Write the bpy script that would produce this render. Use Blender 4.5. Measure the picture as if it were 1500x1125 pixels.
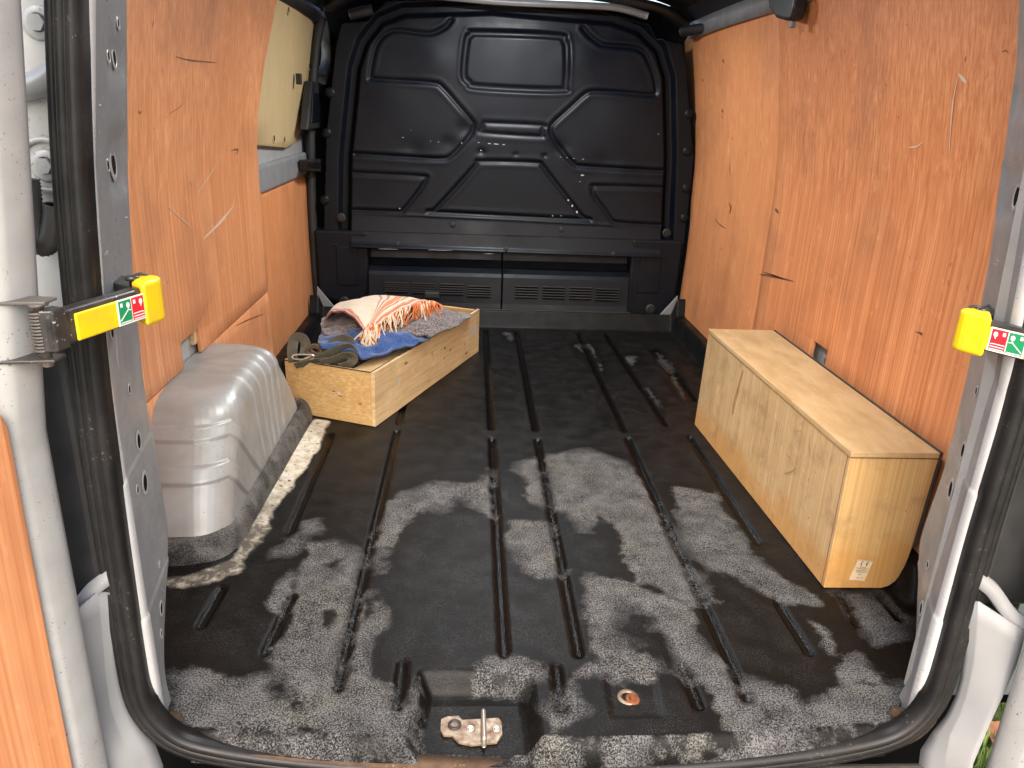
import bpy, bmesh, math, random
import numpy as np
from mathutils import Vector, Matrix, noise as mnoise

random.seed(7); rng = np.random.default_rng(7)
S = bpy.context.scene
for o in list(bpy.data.objects): bpy.data.objects.remove(o)
COL = S.collection

# ---------------------------------------------------------------- camera
cd = bpy.data.cameras.new('camera'); cam = bpy.data.objects.new('camera', cd); COL.objects.link(cam)
cd.sensor_width = 36; cd.lens = 27.12; cd.clip_start = .02; cd.clip_end = 500
cam.matrix_world = Matrix(((0.99814, -0.01866, -0.05804, -0.14222), (-0.04816, 0.34251, -0.93828, -1.00941),
                           (0.03739, 0.93933, 0.34098, 0.96), (0, 0, 0, 1)))
S.camera = cam
# ---------------------------------------------------------------- light
EL, AZ = math.radians(42), math.radians(184)     # azimuth clockwise from +Y (van nose)
w = bpy.data.worlds.new('World'); S.world = w; w.use_nodes = True
nt = w.node_tree; bg = nt.nodes['Background']
sky = nt.nodes.new('ShaderNodeTexSky'); sky.sky_type = 'NISHITA'; sky.sun_disc = False
sky.sun_elevation = EL; sky.sun_rotation = AZ; sky.dust_density = 5; sky.air_density = 1.0
hs = nt.nodes.new('ShaderNodeHueSaturation'); hs.inputs['Saturation'].default_value = 1.0
nt.links.new(sky.outputs[0], hs.inputs['Color']); nt.links.new(hs.outputs[0], bg.inputs[0]); bg.inputs[1].default_value = .15
sd = bpy.data.lights.new('sun', 'SUN'); sd.energy = .5; sd.angle = math.radians(60); sd.color = (1, .98, .95)
so = bpy.data.objects.new('sun', sd); COL.objects.link(so)
dirv = Vector((math.sin(AZ)*math.cos(EL), math.cos(AZ)*math.cos(EL), math.sin(EL)))
so.rotation_euler = dirv.to_track_quat('Z', 'Y').to_euler(); so.location = dirv*10
S.cycles.max_bounces = 8; S.cycles.diffuse_bounces = 5; S.cycles.glossy_bounces = 3; S.cycles.transmission_bounces = 1
S.view_settings.view_transform = 'Standard'; S.view_settings.look = 'None'
S.view_settings.exposure = 1.80; S.view_settings.gamma = 1; S.view_settings.use_curve_mapping = False

# ---------------------------------------------------------------- materials
def ramp(nt, fac, stops, interp='LINEAR'):
    r = nt.nodes.new('ShaderNodeValToRGB'); r.color_ramp.interpolation = interp
    while len(r.color_ramp.elements) < len(stops): r.color_ramp.elements.new(.5)
    for e, (p, c) in zip(r.color_ramp.elements, stops):
        e.position = p; e.color = (c if isinstance(c, tuple) else (c, c, c)) + (1,) if not (isinstance(c, tuple) and len(c) == 4) else c
    if fac is not None: nt.links.new(fac, r.inputs[0])
    return r.outputs[0]
def noise(nt, scale=(1,1,1), sc=1, det=3, rough=.5, coord='Object', dist=0):
    t = nt.nodes.new('ShaderNodeTexCoord'); m = nt.nodes.new('ShaderNodeMapping'); m.inputs['Scale'].default_value = scale
    n = nt.nodes.new('ShaderNodeTexNoise'); n.inputs['Scale'].default_value = sc; n.inputs['Detail'].default_value = det
    n.inputs['Roughness'].default_value = rough; n.inputs['Distortion'].default_value = dist
    nt.links.new(t.outputs[coord], m.inputs[0]); nt.links.new(m.outputs[0], n.inputs[0]); return n.outputs[0]
def mix(nt, f, a, b, mode='MIX'):
    m = nt.nodes.new('ShaderNodeMix'); m.data_type = 'RGBA'; m.blend_type = mode
    for i, v in ((0, f), (6, a), (7, b)):
        s = m.inputs[i]
        if isinstance(v, (int, float)): s.default_value = v if i == 0 else (v, v, v, 1)
        elif isinstance(v, tuple): s.default_value = v + (1,)
        else: nt.links.new(v, s)
    return m.outputs[2]
def math_(nt, op, a, b=0., clamp=False):
    m = nt.nodes.new('ShaderNodeMath'); m.operation = op; m.use_clamp = clamp
    for s, v in ((m.inputs[0], a), (m.inputs[1], b)):
        if isinstance(v, (int, float)): s.default_value = v
        else: nt.links.new(v, s)
    return m.outputs[0]
def attr(nt, name):
    a = nt.nodes.new('ShaderNodeAttribute'); a.attribute_name = name; return a.outputs['Fac']
def bump(nt, b, h, strength=.3, dist=.002):
    n = nt.nodes.new('ShaderNodeBump'); n.inputs['Strength'].default_value = strength; n.inputs['Distance'].default_value = dist
    nt.links.new(h, n.inputs['Height']); nt.links.new(n.outputs[0], b.inputs['Normal'])
MATS = {}
def newmat(name, col=(.5,.5,.5), rough=.5, metal=0., spec=.5):
    m = bpy.data.materials.new(name); m.use_nodes = True; b = m.node_tree.nodes['Principled BSDF']
    b.inputs['Base Color'].default_value = col + (1,); b.inputs['Roughness'].default_value = rough
    b.inputs['Metallic'].default_value = metal; b.inputs['Specular IOR Level'].default_value = spec
    MATS[name] = m; return m, m.node_tree, b
L = lambda nt, a, b: nt.links.new(a, b)

def worn(name, col, rough=.5, metal=0., spec=.5, dirt=.35, dirtcol=(.05,.045,.04), sc=9, speck=None, bumpy=0, bsc=400):
    m, nt, b = newmat(name, col, rough, metal, spec)
    n1 = noise(nt, sc=sc, det=3, rough=.65)
    c = mix(nt, ramp(nt, n1, [(.35, 0.), (.75, dirt)]), col, dirtcol)
    if speck:
        n2 = noise(nt, sc=260, det=1); n3 = noise(nt, sc=14, det=2)
        k = math_(nt, 'MULTIPLY', ramp(nt, n2, [(.68, 0.), (.74, .8)]), ramp(nt, n3, [(.48, 0.), (.62, 1.)]))
        c = mix(nt, k, c, speck)
    L(nt, c, b.inputs['Base Color'])
    L(nt, ramp(nt, n1, [(.3, max(0, rough-.08)), (.7, min(1, rough+.12))]), b.inputs['Roughness'])
    if bumpy: bump(nt, b, noise(nt, sc=bsc, det=2), bumpy, .001)
    return m
worn('silver_paint', (.43,.435,.425), .36, .2, dirt=.3, speck=(.12,.10,.08))
worn('pillar_sky_lit', (.60,.605,.60), .28, .15, dirt=.2, speck=(.3,.29,.27))  # paler copy of the pillar paint, sky glare put into the colour
worn('pillar_paint', (.27,.275,.28), .34, .08, dirt=.35, speck=(.6,.6,.58))
worn('arch_paint', (.385,.395,.385), .38, .25, dirt=.55, dirtcol=(.15,.12,.08), sc=6, speck=(.08,.055,.04))
worn('white_paint', (.235,.24,.245), .4, .1, dirt=.2, dirtcol=(.35,.34,.32))
worn('bulkhead_paint', (.0024,.0040,.0082), .42, 0, .24, dirt=.5, dirtcol=(.0085,.009,.0105), sc=5, bumpy=0)
worn('black_plastic', (.013,.013,.014), .5, 0, .45, dirt=.4, dirtcol=(.05,.048,.045), bumpy=.1)
worn('rubber', (.008,.008,.0085), .42, 0, .28, dirt=.5, dirtcol=(.026,.024,.022), sc=14, speck=(.10,.09,.08))
worn('bumper_plastic', (.03,.03,.03), .6, 0, .4, dirt=.6, dirtcol=(.10,.09,.075), bumpy=.3)
worn('roof_lining', (.02,.021,.024), .75, 0, .3, dirt=.3)
worn('dark_hole', (.004,.004,.004), .9, 0, .1, dirt=.1)
worn('strap_black', (.02,.02,.021), .33, .1, .5, dirt=.5, dirtcol=(.09,.08,.07), sc=25, speck=(.5,.5,.48))
worn('strap_yellow', (.80,.54,.004), .42, 0, .5, dirt=.4, dirtcol=(.40,.25,.03), sc=26, bumpy=.1, bsc=60)
worn('rusty_plate', (.27,.225,.165), .42, .35, .5, dirt=1., dirtcol=(.10,.035,.014), sc=60)
worn('rust', (.20,.065,.025), .75, .2, .3, dirt=.8, dirtcol=(.07,.03,.015), sc=90, bumpy=.5)
worn('steel', (.5,.48,.44), .35, .8, .5, dirt=.5, dirtcol=(.25,.14,.07), sc=50)
worn('sticker_white', (.8,.8,.78), .4, dirt=.15)
worn('sticker_red', (.62,.012,.025), .4, dirt=.12)
worn('sticker_green', (.0,.24,.085), .4, dirt=.12)
worn('label_paper', (.72,.58,.38), .6, dirt=.35, dirtcol=(.4,.28,.14), sc=40)
worn('ink', (.03,.025,.02), .6, dirt=.1)
worn('sill_dirt', (.085,.052,.032), .85, 0, .2, dirt=.9, dirtcol=(.04,.026,.017), sc=40, speck=(.4,.33,.25), bumpy=.6)
worn('scuff_light', (.66,.50,.36), .6, dirt=.4, dirtcol=(.5,.3,.18), sc=60)
worn('scuff_dark', (.19,.085,.042), .6, dirt=.3)
worn('stain_brown', (.30,.175,.075), .7, dirt=.6, dirtcol=(.40,.25,.12), sc=60)
worn('chip_light', (.55,.55,.52), .5, dirt=.4)
worn('hose', (.055,.052,.05), .5, 0, .5, dirt=.6, dirtcol=(.16,.14,.12))
worn('webbing', (.115,.105,.075), .85, 0, .2, dirt=.5, dirtcol=(.05,.045,.035), sc=60, bumpy=.8, bsc=900)
worn('rope', (.10,.065,.04), .9, 0, .2, dirt=.6, sc=120, bumpy=.9)
worn('paving', (.40,.385,.36), .85, 0, .3, dirt=.6, dirtcol=(.12,.10,.08), sc=3, bumpy=.5, bsc=80)
worn('leaf_litter', (.35,.14,.06), .8, dirt=.5)
worn('lens', (.9,.9,.88), .3)

def ply_mat(name, base, dark, light, grain=(1,150,2.2), k=.22, sc_spot=7, wood_rough=.5, stain=(.13,.055,.03), stain_amt=.5, swap=False, amber=None):
    m, nt, b = newmat(name, base, wood_rough, 0, .4)
    g = (150, 150, .9) if not swap else swap
    n1 = noise(nt, g, 1.0, 3, .65)                         # fine pores along the grain
    n2 = noise(nt, tuple(v*.22 for v in g), 1.0, 3, .5, dist=.4)   # broad figure
    c = mix(nt, ramp(nt, n1, [(.36, 0.), (.64, 1.)]), dark, light)
    c = mix(nt, k, c, base)
    c = mix(nt, ramp(nt, n2, [(.35, .0), (.7, .45)]), c, dark)
    n3 = noise(nt, (1,1,.8), sc_spot*.35, 4, .62)          # handling dirt
    c = mix(nt, ramp(nt, n3, [(.50, 0.), (.78, stain_amt)]), c, stain)
    if amber:                                               # varnish soaked darker towards the foot, worn pale above
        tc = nt.nodes.new('ShaderNodeTexCoord'); sx = nt.nodes.new('ShaderNodeSeparateXYZ'); L(nt, tc.outputs['Object'], sx.inputs[0])
        h = math_(nt, 'ADD', sx.outputs[2], math_(nt, 'MULTIPLY', math_(nt, 'SUBTRACT', noise(nt, (1,1,1), 9, 4, .6), .5), .22))
        c = mix(nt, ramp(nt, h, [(amber-.035, .8), (amber+.015, 0.)]), c, mix(nt, .65, c, (.52,.235,.045)))
        c = mix(nt, ramp(nt, noise(nt, (1,1,1), 15, 3, .7), [(.52, 0.), (.74, .5)]), c, (.27,.17,.085))
    n5 = noise(nt, (1,1,.6), 24, 3, .7)                     # pale rubs
    c = mix(nt, ramp(nt, n5, [(.60, 0.), (.80, .38)]), c, tuple(min(1, v*1.35+.05) for v in light))
    n4 = noise(nt, (1,1,.55), 55, 2, .5); n6 = noise(nt, sc=6, det=2)
    sp = math_(nt, 'MULTIPLY', ramp(nt, n4, [(.75, 0.), (.78, .7)]), ramp(nt, n6, [(.5, 0.), (.6, 1.)]))
    c = mix(nt, sp, c, (.05,.022,.012))
    L(nt, c, b.inputs['Base Color'])
    L(nt, ramp(nt, n3, [(.3, wood_rough-.1), (.8, wood_rough+.2)]), b.inputs['Roughness'])
    return m
ply_mat('ply_orange', (0.678,0.293,0.124), (0.541,0.205,0.081), (0.784,0.38,0.179))
ply_mat('ply_right', (0.665,0.255,0.101), (0.504,0.169,0.06), (0.777,0.349,0.155))
ply_mat('ply_front', (0.647,0.265,0.106), (0.512,0.189,0.07), (0.747,0.347,0.151), k=.45)
ply_mat('ply_cream', (.50,.385,.205), (.43,.32,.16), (.58,.46,.26), k=.8, stain=(.46,.30,.05), stain_amt=.55)
OAK = ((.58,.37,.150), (.45,.26,.088), (.66,.46,.215))
ply_mat('oak_v', *OAK, stain=(.20,.11,.045), stain_amt=.42, amber=.125)
ply_mat('oak_h', *OAK, stain=(.20,.11,.045), stain_amt=.35, swap=(2.2,150,150))
ply_mat('oak_side', (.56,.39,.195), (.44,.28,.125), (.65,.48,.27), stain=(.22,.14,.075), stain_amt=.55, amber=.085)
ply_mat('oak_top', (.52,.365,.185), (.42,.275,.125), (.58,.43,.24), stain=(.30,.19,.09), stain_amt=.4, swap=(22,7,22), k=.25)
ply_mat('oak_long', (.60,.43,.235), (.49,.33,.16), (.69,.53,.31), stain=(.20,.12,.06), stain_amt=.5, swap=(12,6,120))
worn('ply_edge', (.62,.42,.20), .7, dirt=.8, dirtcol=(.22,.12,.05), sc=60)
worn('edge_black', (.035,.03,.026), .6, dirt=.4)

# floor liner: grey dry film on black ribbed rubber, wet where the water lay
m, nt, b = newmat('floor_liner', (.02,.02,.02), .5, 0, .13)
wet = attr(nt, 'wet'); bare = attr(nt, 'bare')
nf = noise(nt, sc=30, det=4, rough=.7)
lo_ = noise(nt, sc=6, det=3, rough=.6)
wv = math_(nt, 'ADD', wet, math_(nt, 'MULTIPLY', math_(nt, 'SUBTRACT', nf, .5), .06))
gain = ramp(nt, lo_, [(.38, .22), (.62, 1.)])                # some edges dried crisp, others faded
wm = ramp(nt, math_(nt, 'ADD', math_(nt, 'MULTIPLY', math_(nt, 'MULTIPLY', wv, 42), gain), .5), [(.25, 0.), (.75, 1.)])
sp1 = noise(nt, sc=340, det=2, rough=.75)
cl = noise(nt, sc=17, det=3, rough=.65)
spd = math_(nt, 'ADD', sp1, math_(nt, 'MULTIPLY', math_(nt, 'SUBTRACT', cl, .5), .30))
dry = mix(nt, ramp(nt, spd, [(.41, 0.), (.62, 1.)]), (.008,.008,.008), mix(nt, ramp(nt, lo_, [(.5, 0.), (.66, 1.)]), (.125,.125,.127), (.138,.135,.122)))
wetc = mix(nt, ramp(nt, lo_, [(.35, 0.), (.7, 1.)]), (.0026,.0026,.0027), (.0050,.0045,.0042))
gm = math_(nt, 'MULTIPLY', ramp(nt, cl, [(.36, .15), (.6, 1.)]), ramp(nt, wet, [(.02, .25), (.05, 1.)]))
wetc = mix(nt, math_(nt, 'MULTIPLY', ramp(nt, sp1, [(.48, 0.), (.68, .62)]), gm), wetc, (.048,.048,.047))
gd = ramp(nt, attr(nt, 'groove'), [(.0, 0.), (1., 1.)])
wetc = mix(nt, gd, wetc, (.0022,.0018,.0016))
c = mix(nt, wm, dry, wetc)
bn = math_(nt, 'ADD', bare, math_(nt, 'MULTIPLY', math_(nt, 'SUBTRACT', noise(nt, sc=45, det=3, rough=.6), .5), .018))
bmask = ramp(nt, math_(nt, 'ADD', math_(nt, 'MULTIPLY', bn, 25), .5), [(.4, 0.), (.6, 1.)])
crm = mix(nt, ramp(nt, noise(nt, sc=45, det=5, rough=.7), [(.42, 0.), (.72, 1.)]), (.62,.59,.49), (.34,.24,.13))
crm = mix(nt, math_(nt, 'MULTIPLY', attr(nt, 'grime'), ramp(nt, noise(nt, sc=28, det=4, rough=.7), [(.30, .25), (.55, 1.)])), crm, (.085,.075,.06))
crm = mix(nt, ramp(nt, noise(nt, sc=75, det=4), [(.60, 0.), (.68, 1.)]), crm, (.08,.06,.045))
c = mix(nt, bmask, c, crm)
L(nt, c, b.inputs['Base Color'])
rg = mix(nt, wm, .82, ramp(nt, noise(nt, sc=11, det=5), [(.3, .28), (.7, .50)]))
rg = mix(nt, gd, rg, .20)
rg = mix(nt, bmask, rg, .7)
L(nt, rg, b.inputs['Roughness'])
bump(nt, b, sp1, .55, .0016)

m, nt, b = newmat('skirt', (.06,.06,.06), .7, 0, .3)
n = noise(nt, sc=360, det=3, rough=.7); n2 = noise(nt, sc=22, det=5)
L(nt, mix(nt, ramp(nt, math_(nt,'ADD',n, math_(nt,'MULTIPLY',math_(nt,'SUBTRACT',n2,.5),.6)), [(.36,0.),(.7,1.)]), (.014,.0135,.013), (.16,.152,.138)), b.inputs['Base Color'])
bump(nt, b, n, .5, .0015)

def cloth_mat(name, build, rough=.95, weave=1100):
    m, nt, b = newmat(name, (.3,.3,.3), rough, 0, .15)
    L(nt, build(nt), b.inputs['Base Color']); b.inputs['Sheen Weight'].default_value = .25
    bump(nt, b, noise(nt, sc=weave, det=2), .6, .0012)
cloth_mat('cloth_blue', lambda nt: mix(nt, ramp(nt, noise(nt, sc=160, det=4), [(.3,0.),(.7,1.)]), (.018,.045,.135), (.045,.095,.25)))
cloth_mat('cloth_grey', lambda nt: mix(nt, ramp(nt, noise(nt, sc=170, det=3, rough=.85), [(.42,0.),(.60,1.)]), (.022,.018,.019), (.22,.19,.185)), weave=700)
def throw_build(nt):
    s = attr(nt, 's')
    cr, rd, og = (.58,.50,.385), (.33,.075,.045), (.56,.17,.06)
    st = [(0, rd), (.03, cr), (.05, rd), (.10, (.48,.20,.13)), (.13, cr), (.46, (.56,.46,.33)), (.475, cr), (.55, rd), (.565, cr), (.605, rd), (.625, cr), (.66, og), (.73, cr), (.75, rd), (.77, cr), (.83, og), (.87, rd), (.9, cr), (.94, og)]
    c = ramp(nt, s, st, 'CONSTANT')
    n = noise(nt, sc=500, det=3)
    return mix(nt, ramp(nt, n, [(.35, 0.), (.7, .3)]), c, (.36,.28,.20))
cloth_mat('cloth_throw', throw_build, weave=800)
worn('fringe_orange', (.54,.17,.055), .95, 0, .1, dirt=.5, dirtcol=(.35,.06,.03), sc=90)
worn('fringe_cream', (.60,.50,.38), .95, 0, .1, dirt=.5, dirtcol=(.35,.27,.19), sc=90)
m, nt, b = newmat('grass_blade', (.09,.16,.025), .6, 0, .3)
L(nt, mix(nt, ramp(nt, noise(nt, sc=9, det=3), [(.3,0.),(.7,1.)]), (.08,.15,.03), (.27,.36,.10)), b.inputs['Base Color'])
m, nt, b = newmat('turf', (.07,.09,.03), .9, 0, .2)
L(nt, mix(nt, ramp(nt, noise(nt, sc=18, det=6), [(.35,0.),(.65,1.)]), (.045,.065,.018), (.12,.15,.045)), b.inputs['Base Color'])
m, nt, b = newmat('lamp_glow', (1,1,1), .5); b.inputs['Emission Color'].default_value = (1,.93,.82,1); b.inputs['Emission Strength'].default_value = 6

# ---------------------------------------------------------------- mesh helpers
def link(name, me, parent=None, mat=None, smooth=False):
    o = bpy.data.objects.new(name, me); COL.objects.link(o)
    if parent is not None: o.parent = parent
    if mat: me.materials.append(MATS[mat])
    if smooth: me.polygons.foreach_set('use_smooth', [True]*len(me.polygons))
    return o
def mesh(name, v, f, parent=None, mat=None, smooth=False):
    me = bpy.data.meshes.new(name); me.from_pydata([tuple(map(float, p)) for p in v], [], [tuple(map(int, q)) for q in f]); me.update()
    return link(name, me, parent, mat, smooth)
def frombm(name, bm, parent=None, mat=None, smooth=False):
    bmesh.ops.recalc_face_normals(bm, faces=bm.faces); me = bpy.data.meshes.new(name); bm.to_mesh(me); bm.free()
    return link(name, me, parent, mat, smooth)
def bm_prism(bm, poly, axis, a, b):
    def P(p, t): return {'X': (t, p[0], p[1]), 'Y': (p[0], t, p[1]), 'Z': (p[0], p[1], t)}[axis]
    va = [bm.verts.new(P(p, a)) for p in poly]; vb = [bm.verts.new(P(p, b)) for p in poly]
    fs = [bm.faces.new(va), bm.faces.new(vb[::-1])]; n = len(poly)
    for i in range(n): fs.append(bm.faces.new((va[i], vb[i], vb[(i+1) % n], va[(i+1) % n])))
    return va+vb
def bm_box(bm, c, s, M=None):
    v = [bm.verts.new((c[0]+dx*s[0]/2, c[1]+dy*s[1]/2, c[2]+dz*s[2]/2)) for dx in (-1,1) for dy in (-1,1) for dz in (-1,1)]
    for q in ((0,1,3,2),(4,6,7,5),(0,4,5,1),(2,3,7,6),(0,2,6,4),(1,5,7,3)): bm.faces.new([v[i] for i in q])
    if M is not None: bmesh.ops.transform(bm, matrix=M, verts=v)
    return v
def bevel_mod(o, wdt, seg=2, ang=35):
    md = o.modifiers.new('bevel', 'BEVEL'); md.width = wdt; md.segments = seg; md.limit_method = 'ANGLE'; md.angle_limit = math.radians(ang); return o
def solidify(o, t, off=-1):
    md = o.modifiers.new('solid', 'SOLIDIFY'); md.thickness = t; md.offset = off; return o
def prism(name, poly, axis, a, b, parent, mat, bev=0, seg=2, M=None):
    bm = bmesh.new(); bm_prism(bm, poly, axis, a, b)
    if M is not None: bmesh.ops.transform(bm, matrix=M, verts=bm.verts)
    o = frombm(name, bm, parent, mat)
    if bev: bevel_mod(o, bev, seg)
    return o
def box(name, c, s, parent, mat, bev=.003, M=None, seg=2):
    bm = bmesh.new(); bm_box(bm, c, s, M); o = frombm(name, bm, parent, mat)
    if bev: bevel_mod(o, bev, seg)
    return o
def catmull(pts, n=8, closed=False):
    P = [np.array(p, float) for p in pts]; out = []; N = len(P)
    for i in range(N if closed else N-1):
        g = lambda k: P[k % N] if closed else P[min(max(k, 0), N-1)]
        p0, p1, p2, p3 = g(i-1), g(i), g(i+1), g(i+2)
        for t in np.arange(n)/n:
            out.append(.5*((2*p1)+(-p0+p2)*t+(2*p0-5*p1+4*p2-p3)*t*t+(-p0+3*p1-3*p2+p3)*t**3))
    if not closed: out.append(P[-1])
    return np.array(out)
def sweep(name, path, prof, parent, mat, up=(0,0,1), closed_prof=True, smooth=True, cap=True, scale=None, closed=False, bm_out=None):
    path = np.array(path, float); n = len(path); up = np.array(up, float); V = []; F = []
    for i in range(n):
        a = path[(i-1) % n] if closed else path[max(i-1, 0)]; c = path[(i+1) % n] if closed else path[min(i+1, n-1)]
        t = c-a; t /= (np.linalg.norm(t)+1e-9)
        s = np.cross(t, up); s /= (np.linalg.norm(s)+1e-9); u = np.cross(s, t)
        k = 1 if scale is None else scale[i]
        for (p, q) in prof: V.append(path[i]+k*(s*p+u*q))
    m = len(prof)
    for i in range(n if closed else n-1):
        for j in range(m if closed_prof else m-1):
            F.append((i*m+j, ((i+1) % n)*m+j, ((i+1) % n)*m+(j+1) % m, i*m+(j+1) % m))
    if cap and closed_prof and not closed: F += [tuple(range(m))[::-1], tuple((n-1)*m+j for j in range(m))]
    if bm_out is not None:
        vs = [bm_out.verts.new(tuple(v)) for v in V]
        for f in F: bm_out.faces.new([vs[i] for i in f])
        return None
    return mesh(name, V, F, parent, mat, smooth)
def circ(r, n=10): return [(r*math.cos(2*math.pi*i/n), r*math.sin(2*math.pi*i/n)) for i in range(n)]
def rect(a, b, r=0.0): return [(-a/2,-b/2),(a/2,-b/2),(a/2,b/2),(-a/2,b/2)]
def lathe(name, prof, parent, mat, M, n=20, smooth=True):
    V = []; F = []; m = len(prof)
    for i in range(n):
        a = 2*math.pi*i/n
        for r, z in prof: V.append(M @ Vector((r*math.cos(a), r*math.sin(a), z)))
    for i in range(n):
        for j in range(m-1): F.append((i*m+j, ((i+1) % n)*m+j, ((i+1) % n)*m+j+1, i*m+j+1))
    o = mesh(name, V, F, parent, mat, smooth); return o
def facing(p, nrm):                      # matrix whose local z looks along nrm
    q = Vector(nrm).normalized().to_track_quat('Z', 'Y'); return Matrix.Translation(Vector(p)) @ q.to_matrix().to_4x4()
def bolt(p, nrm, r, parent, mat='steel', name='bolt', hexa=True):
    M = facing(p, nrm)
    o = lathe(name, [(r, 0), (r, r*.12), (r*.9, r*.2), (r*.62, r*.22), (r*.55, r*.22)], parent, mat, M, 18)
    bm = bmesh.new(); k = 6
    bm_prism(bm, [(r*.52*math.cos(2*math.pi*i/k), r*.52*math.sin(2*math.pi*i/k)) for i in range(k)], 'Z', r*.1, r*.5)
    bmesh.ops.transform(bm, matrix=M, verts=bm.verts); me = bpy.data.meshes.new('t'); bm.to_mesh(me)
    b2 = bmesh.new(); b2.from_mesh(o.data); b2.from_mesh(me); b2.to_mesh(o.data); b2.free(); bm.free(); bpy.data.meshes.remove(me)
    return o
def hole(p, nrm, r, parent, ring='silver_paint', k=1.0):
    M = facing(p, nrm) @ Matrix.Diagonal((1, k, 1, 1))
    lathe('pressed_hole', [(r*1.55, 0), (r*1.35, .0012), (r*1.05, .0010), (r*.98, .0004)], parent, ring, M, 18)
    lathe('hole', [(r*1.0, .0006), (r*.5, .0005), (.0002, .0005)], parent, 'dark_hole', M, 16)
def empty(name, loc=(0,0,0)):
    o = bpy.data.objects.new(name, None); COL.objects.link(o); o.location = loc; o.empty_display_size = .1; return o
def tag(o, label=None, cat=None, group=None, kind=None):
    for k, v in (('label', label), ('category', cat), ('group', group), ('kind', kind)):
        if v: o[k] = v
    return o
def seg_dist(P, poly, closed=False):
    poly = np.array(poly, float); n = len(poly); d = np.full(len(P), 1e9)
    for i in range(n if closed else n-1):
        a, c = poly[i], poly[(i+1) % n]; ab = c-a
        t = np.clip(((P-a)@ab)/(ab@ab+1e-12), 0, 1); d = np.minimum(d, np.linalg.norm(P-a-t[:,None]*ab, axis=1))
    return d
def inside(P, poly):
    poly = np.array(poly, float); n = len(poly); r = np.zeros(len(P), bool)
    for i in range(n):
        (x1, y1), (x2, y2) = poly[i], poly[(i+1) % n]
        c = ((y1 > P[:,1]) != (y2 > P[:,1])) & (P[:,0] < (x2-x1)*(P[:,1]-y1)/(y2-y1+1e-12)+x1); r ^= c
    return r
def sdf(P, poly):                        # negative inside
    d = seg_dist(P, poly, True); return np.where(inside(P, poly), -d, d)
def sm(x, a, b): t = np.clip((x-a)/(b-a), 0, 1); return t*t*(3-2*t)
def grid_faces(nu, nv, keep=None):
    i, j = np.meshgrid(np.arange(nu-1), np.arange(nv-1), indexing='ij'); a = (i*nv+j).ravel()
    F = np.stack([a, a+nv, a+nv+1, a+1], 1)
    if keep is not None: F = F[keep[F].all(1)]
    return F
def bigmesh(name, V, F, parent, mat, attrs=None):
    me = bpy.data.meshes.new(name); me.vertices.add(len(V)); me.vertices.foreach_set('co', V.astype(np.float32).ravel())
    me.loops.add(F.size); me.loops.foreach_set('vertex_index', F.astype(np.int32).ravel())
    me.polygons.add(len(F)); me.polygons.foreach_set('loop_start', np.arange(0, F.size, F.shape[1], dtype=np.int32))
    me.update(calc_edges=True); me.validate()
    for k, a in (attrs or {}).items():
        at = me.attributes.new(k, 'FLOAT', 'POINT'); at.data.foreach_set('value', a.astype(np.float32))
    return link(name, me, parent, mat, True)
def vnoise(P, sc, oct=3):                # cheap numpy value noise in 2-D
    out = np.zeros(len(P)); amp = 1
    for o_ in range(oct):
        q = P*sc*(2**o_)+17.3*o_; i = np.floor(q).astype(int); f_ = q-i; f_ = f_*f_*(3-2*f_)
        h = lambda a, b_: np.modf(np.abs(np.sin(a*127.1+b_*311.7+o_*74.7)*43758.5453))[0]
        x, y = i[:,0], i[:,1]
        out += amp*((h(x,y)*(1-f_[:,0])+h(x+1,y)*f_[:,0])*(1-f_[:,1])+(h(x,y+1)*(1-f_[:,0])+h(x+1,y+1)*f_[:,0])*f_[:,1]-.5); amp *= .5
    return out

# ---------------------------------------------------------------- ground
gz = -.62
g = mesh('ground', [(-60,-60,gz),(60,-60,gz),(60,60,gz),(-60,60,gz)], [(0,1,2,3)], None, 'turf'); tag(g, kind='structure')
pv = mesh('pavement', [(-9,-8,gz+.004),(.78,-8,gz+.004),(.78,3,gz+.004),(-9,3,gz+.004)], [(0,1,2,3)], None, 'paving'); tag(pv, kind='structure')
V = []; F = []
for i in range(5200):
    x = .85+random.random()*1.1; y = .2+random.random()*1.0; h = .035+random.random()*.06; a = random.random()*6.28; wd = .003; ln = .03*random.random()
    dx, dy = math.cos(a)*wd, math.sin(a)*wd; n0 = len(V)
    V += [(x-dx,y-dy,gz),(x+dx,y+dy,gz),(x+dx*.6-dy*ln*150*.5,y+dy*.6+dx*ln*150*.5,gz+h*.6),(x-dy*ln*300*.5,y+dx*ln*300*.5,gz+h)]
    F += [(n0,n0+1,n0+2),(n0,n0+2,n0+3)]
gr = mesh('grass', V, F, None, 'grass_blade'); tag(gr, 'green lawn grass beside the van in the bottom right corner', 'grass', kind='stuff')
V = [(1.27,.52,gz+.03),(1.33,.53,gz+.04),(1.34,.60,gz+.035),(1.28,.59,gz+.045)]
lf = mesh('fallen_leaf', V, [(0,1,2,3)], None, 'leaf_litter'); solidify(lf, .001); tag(lf, 'dry brown leaf lying in the grass', 'leaf')

# ---------------------------------------------------------------- the van
van = empty('van', (0,0,0)); tag(van, 'silver panel van seen from behind, rear doors open, ply lined load bay', 'van')

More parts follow.
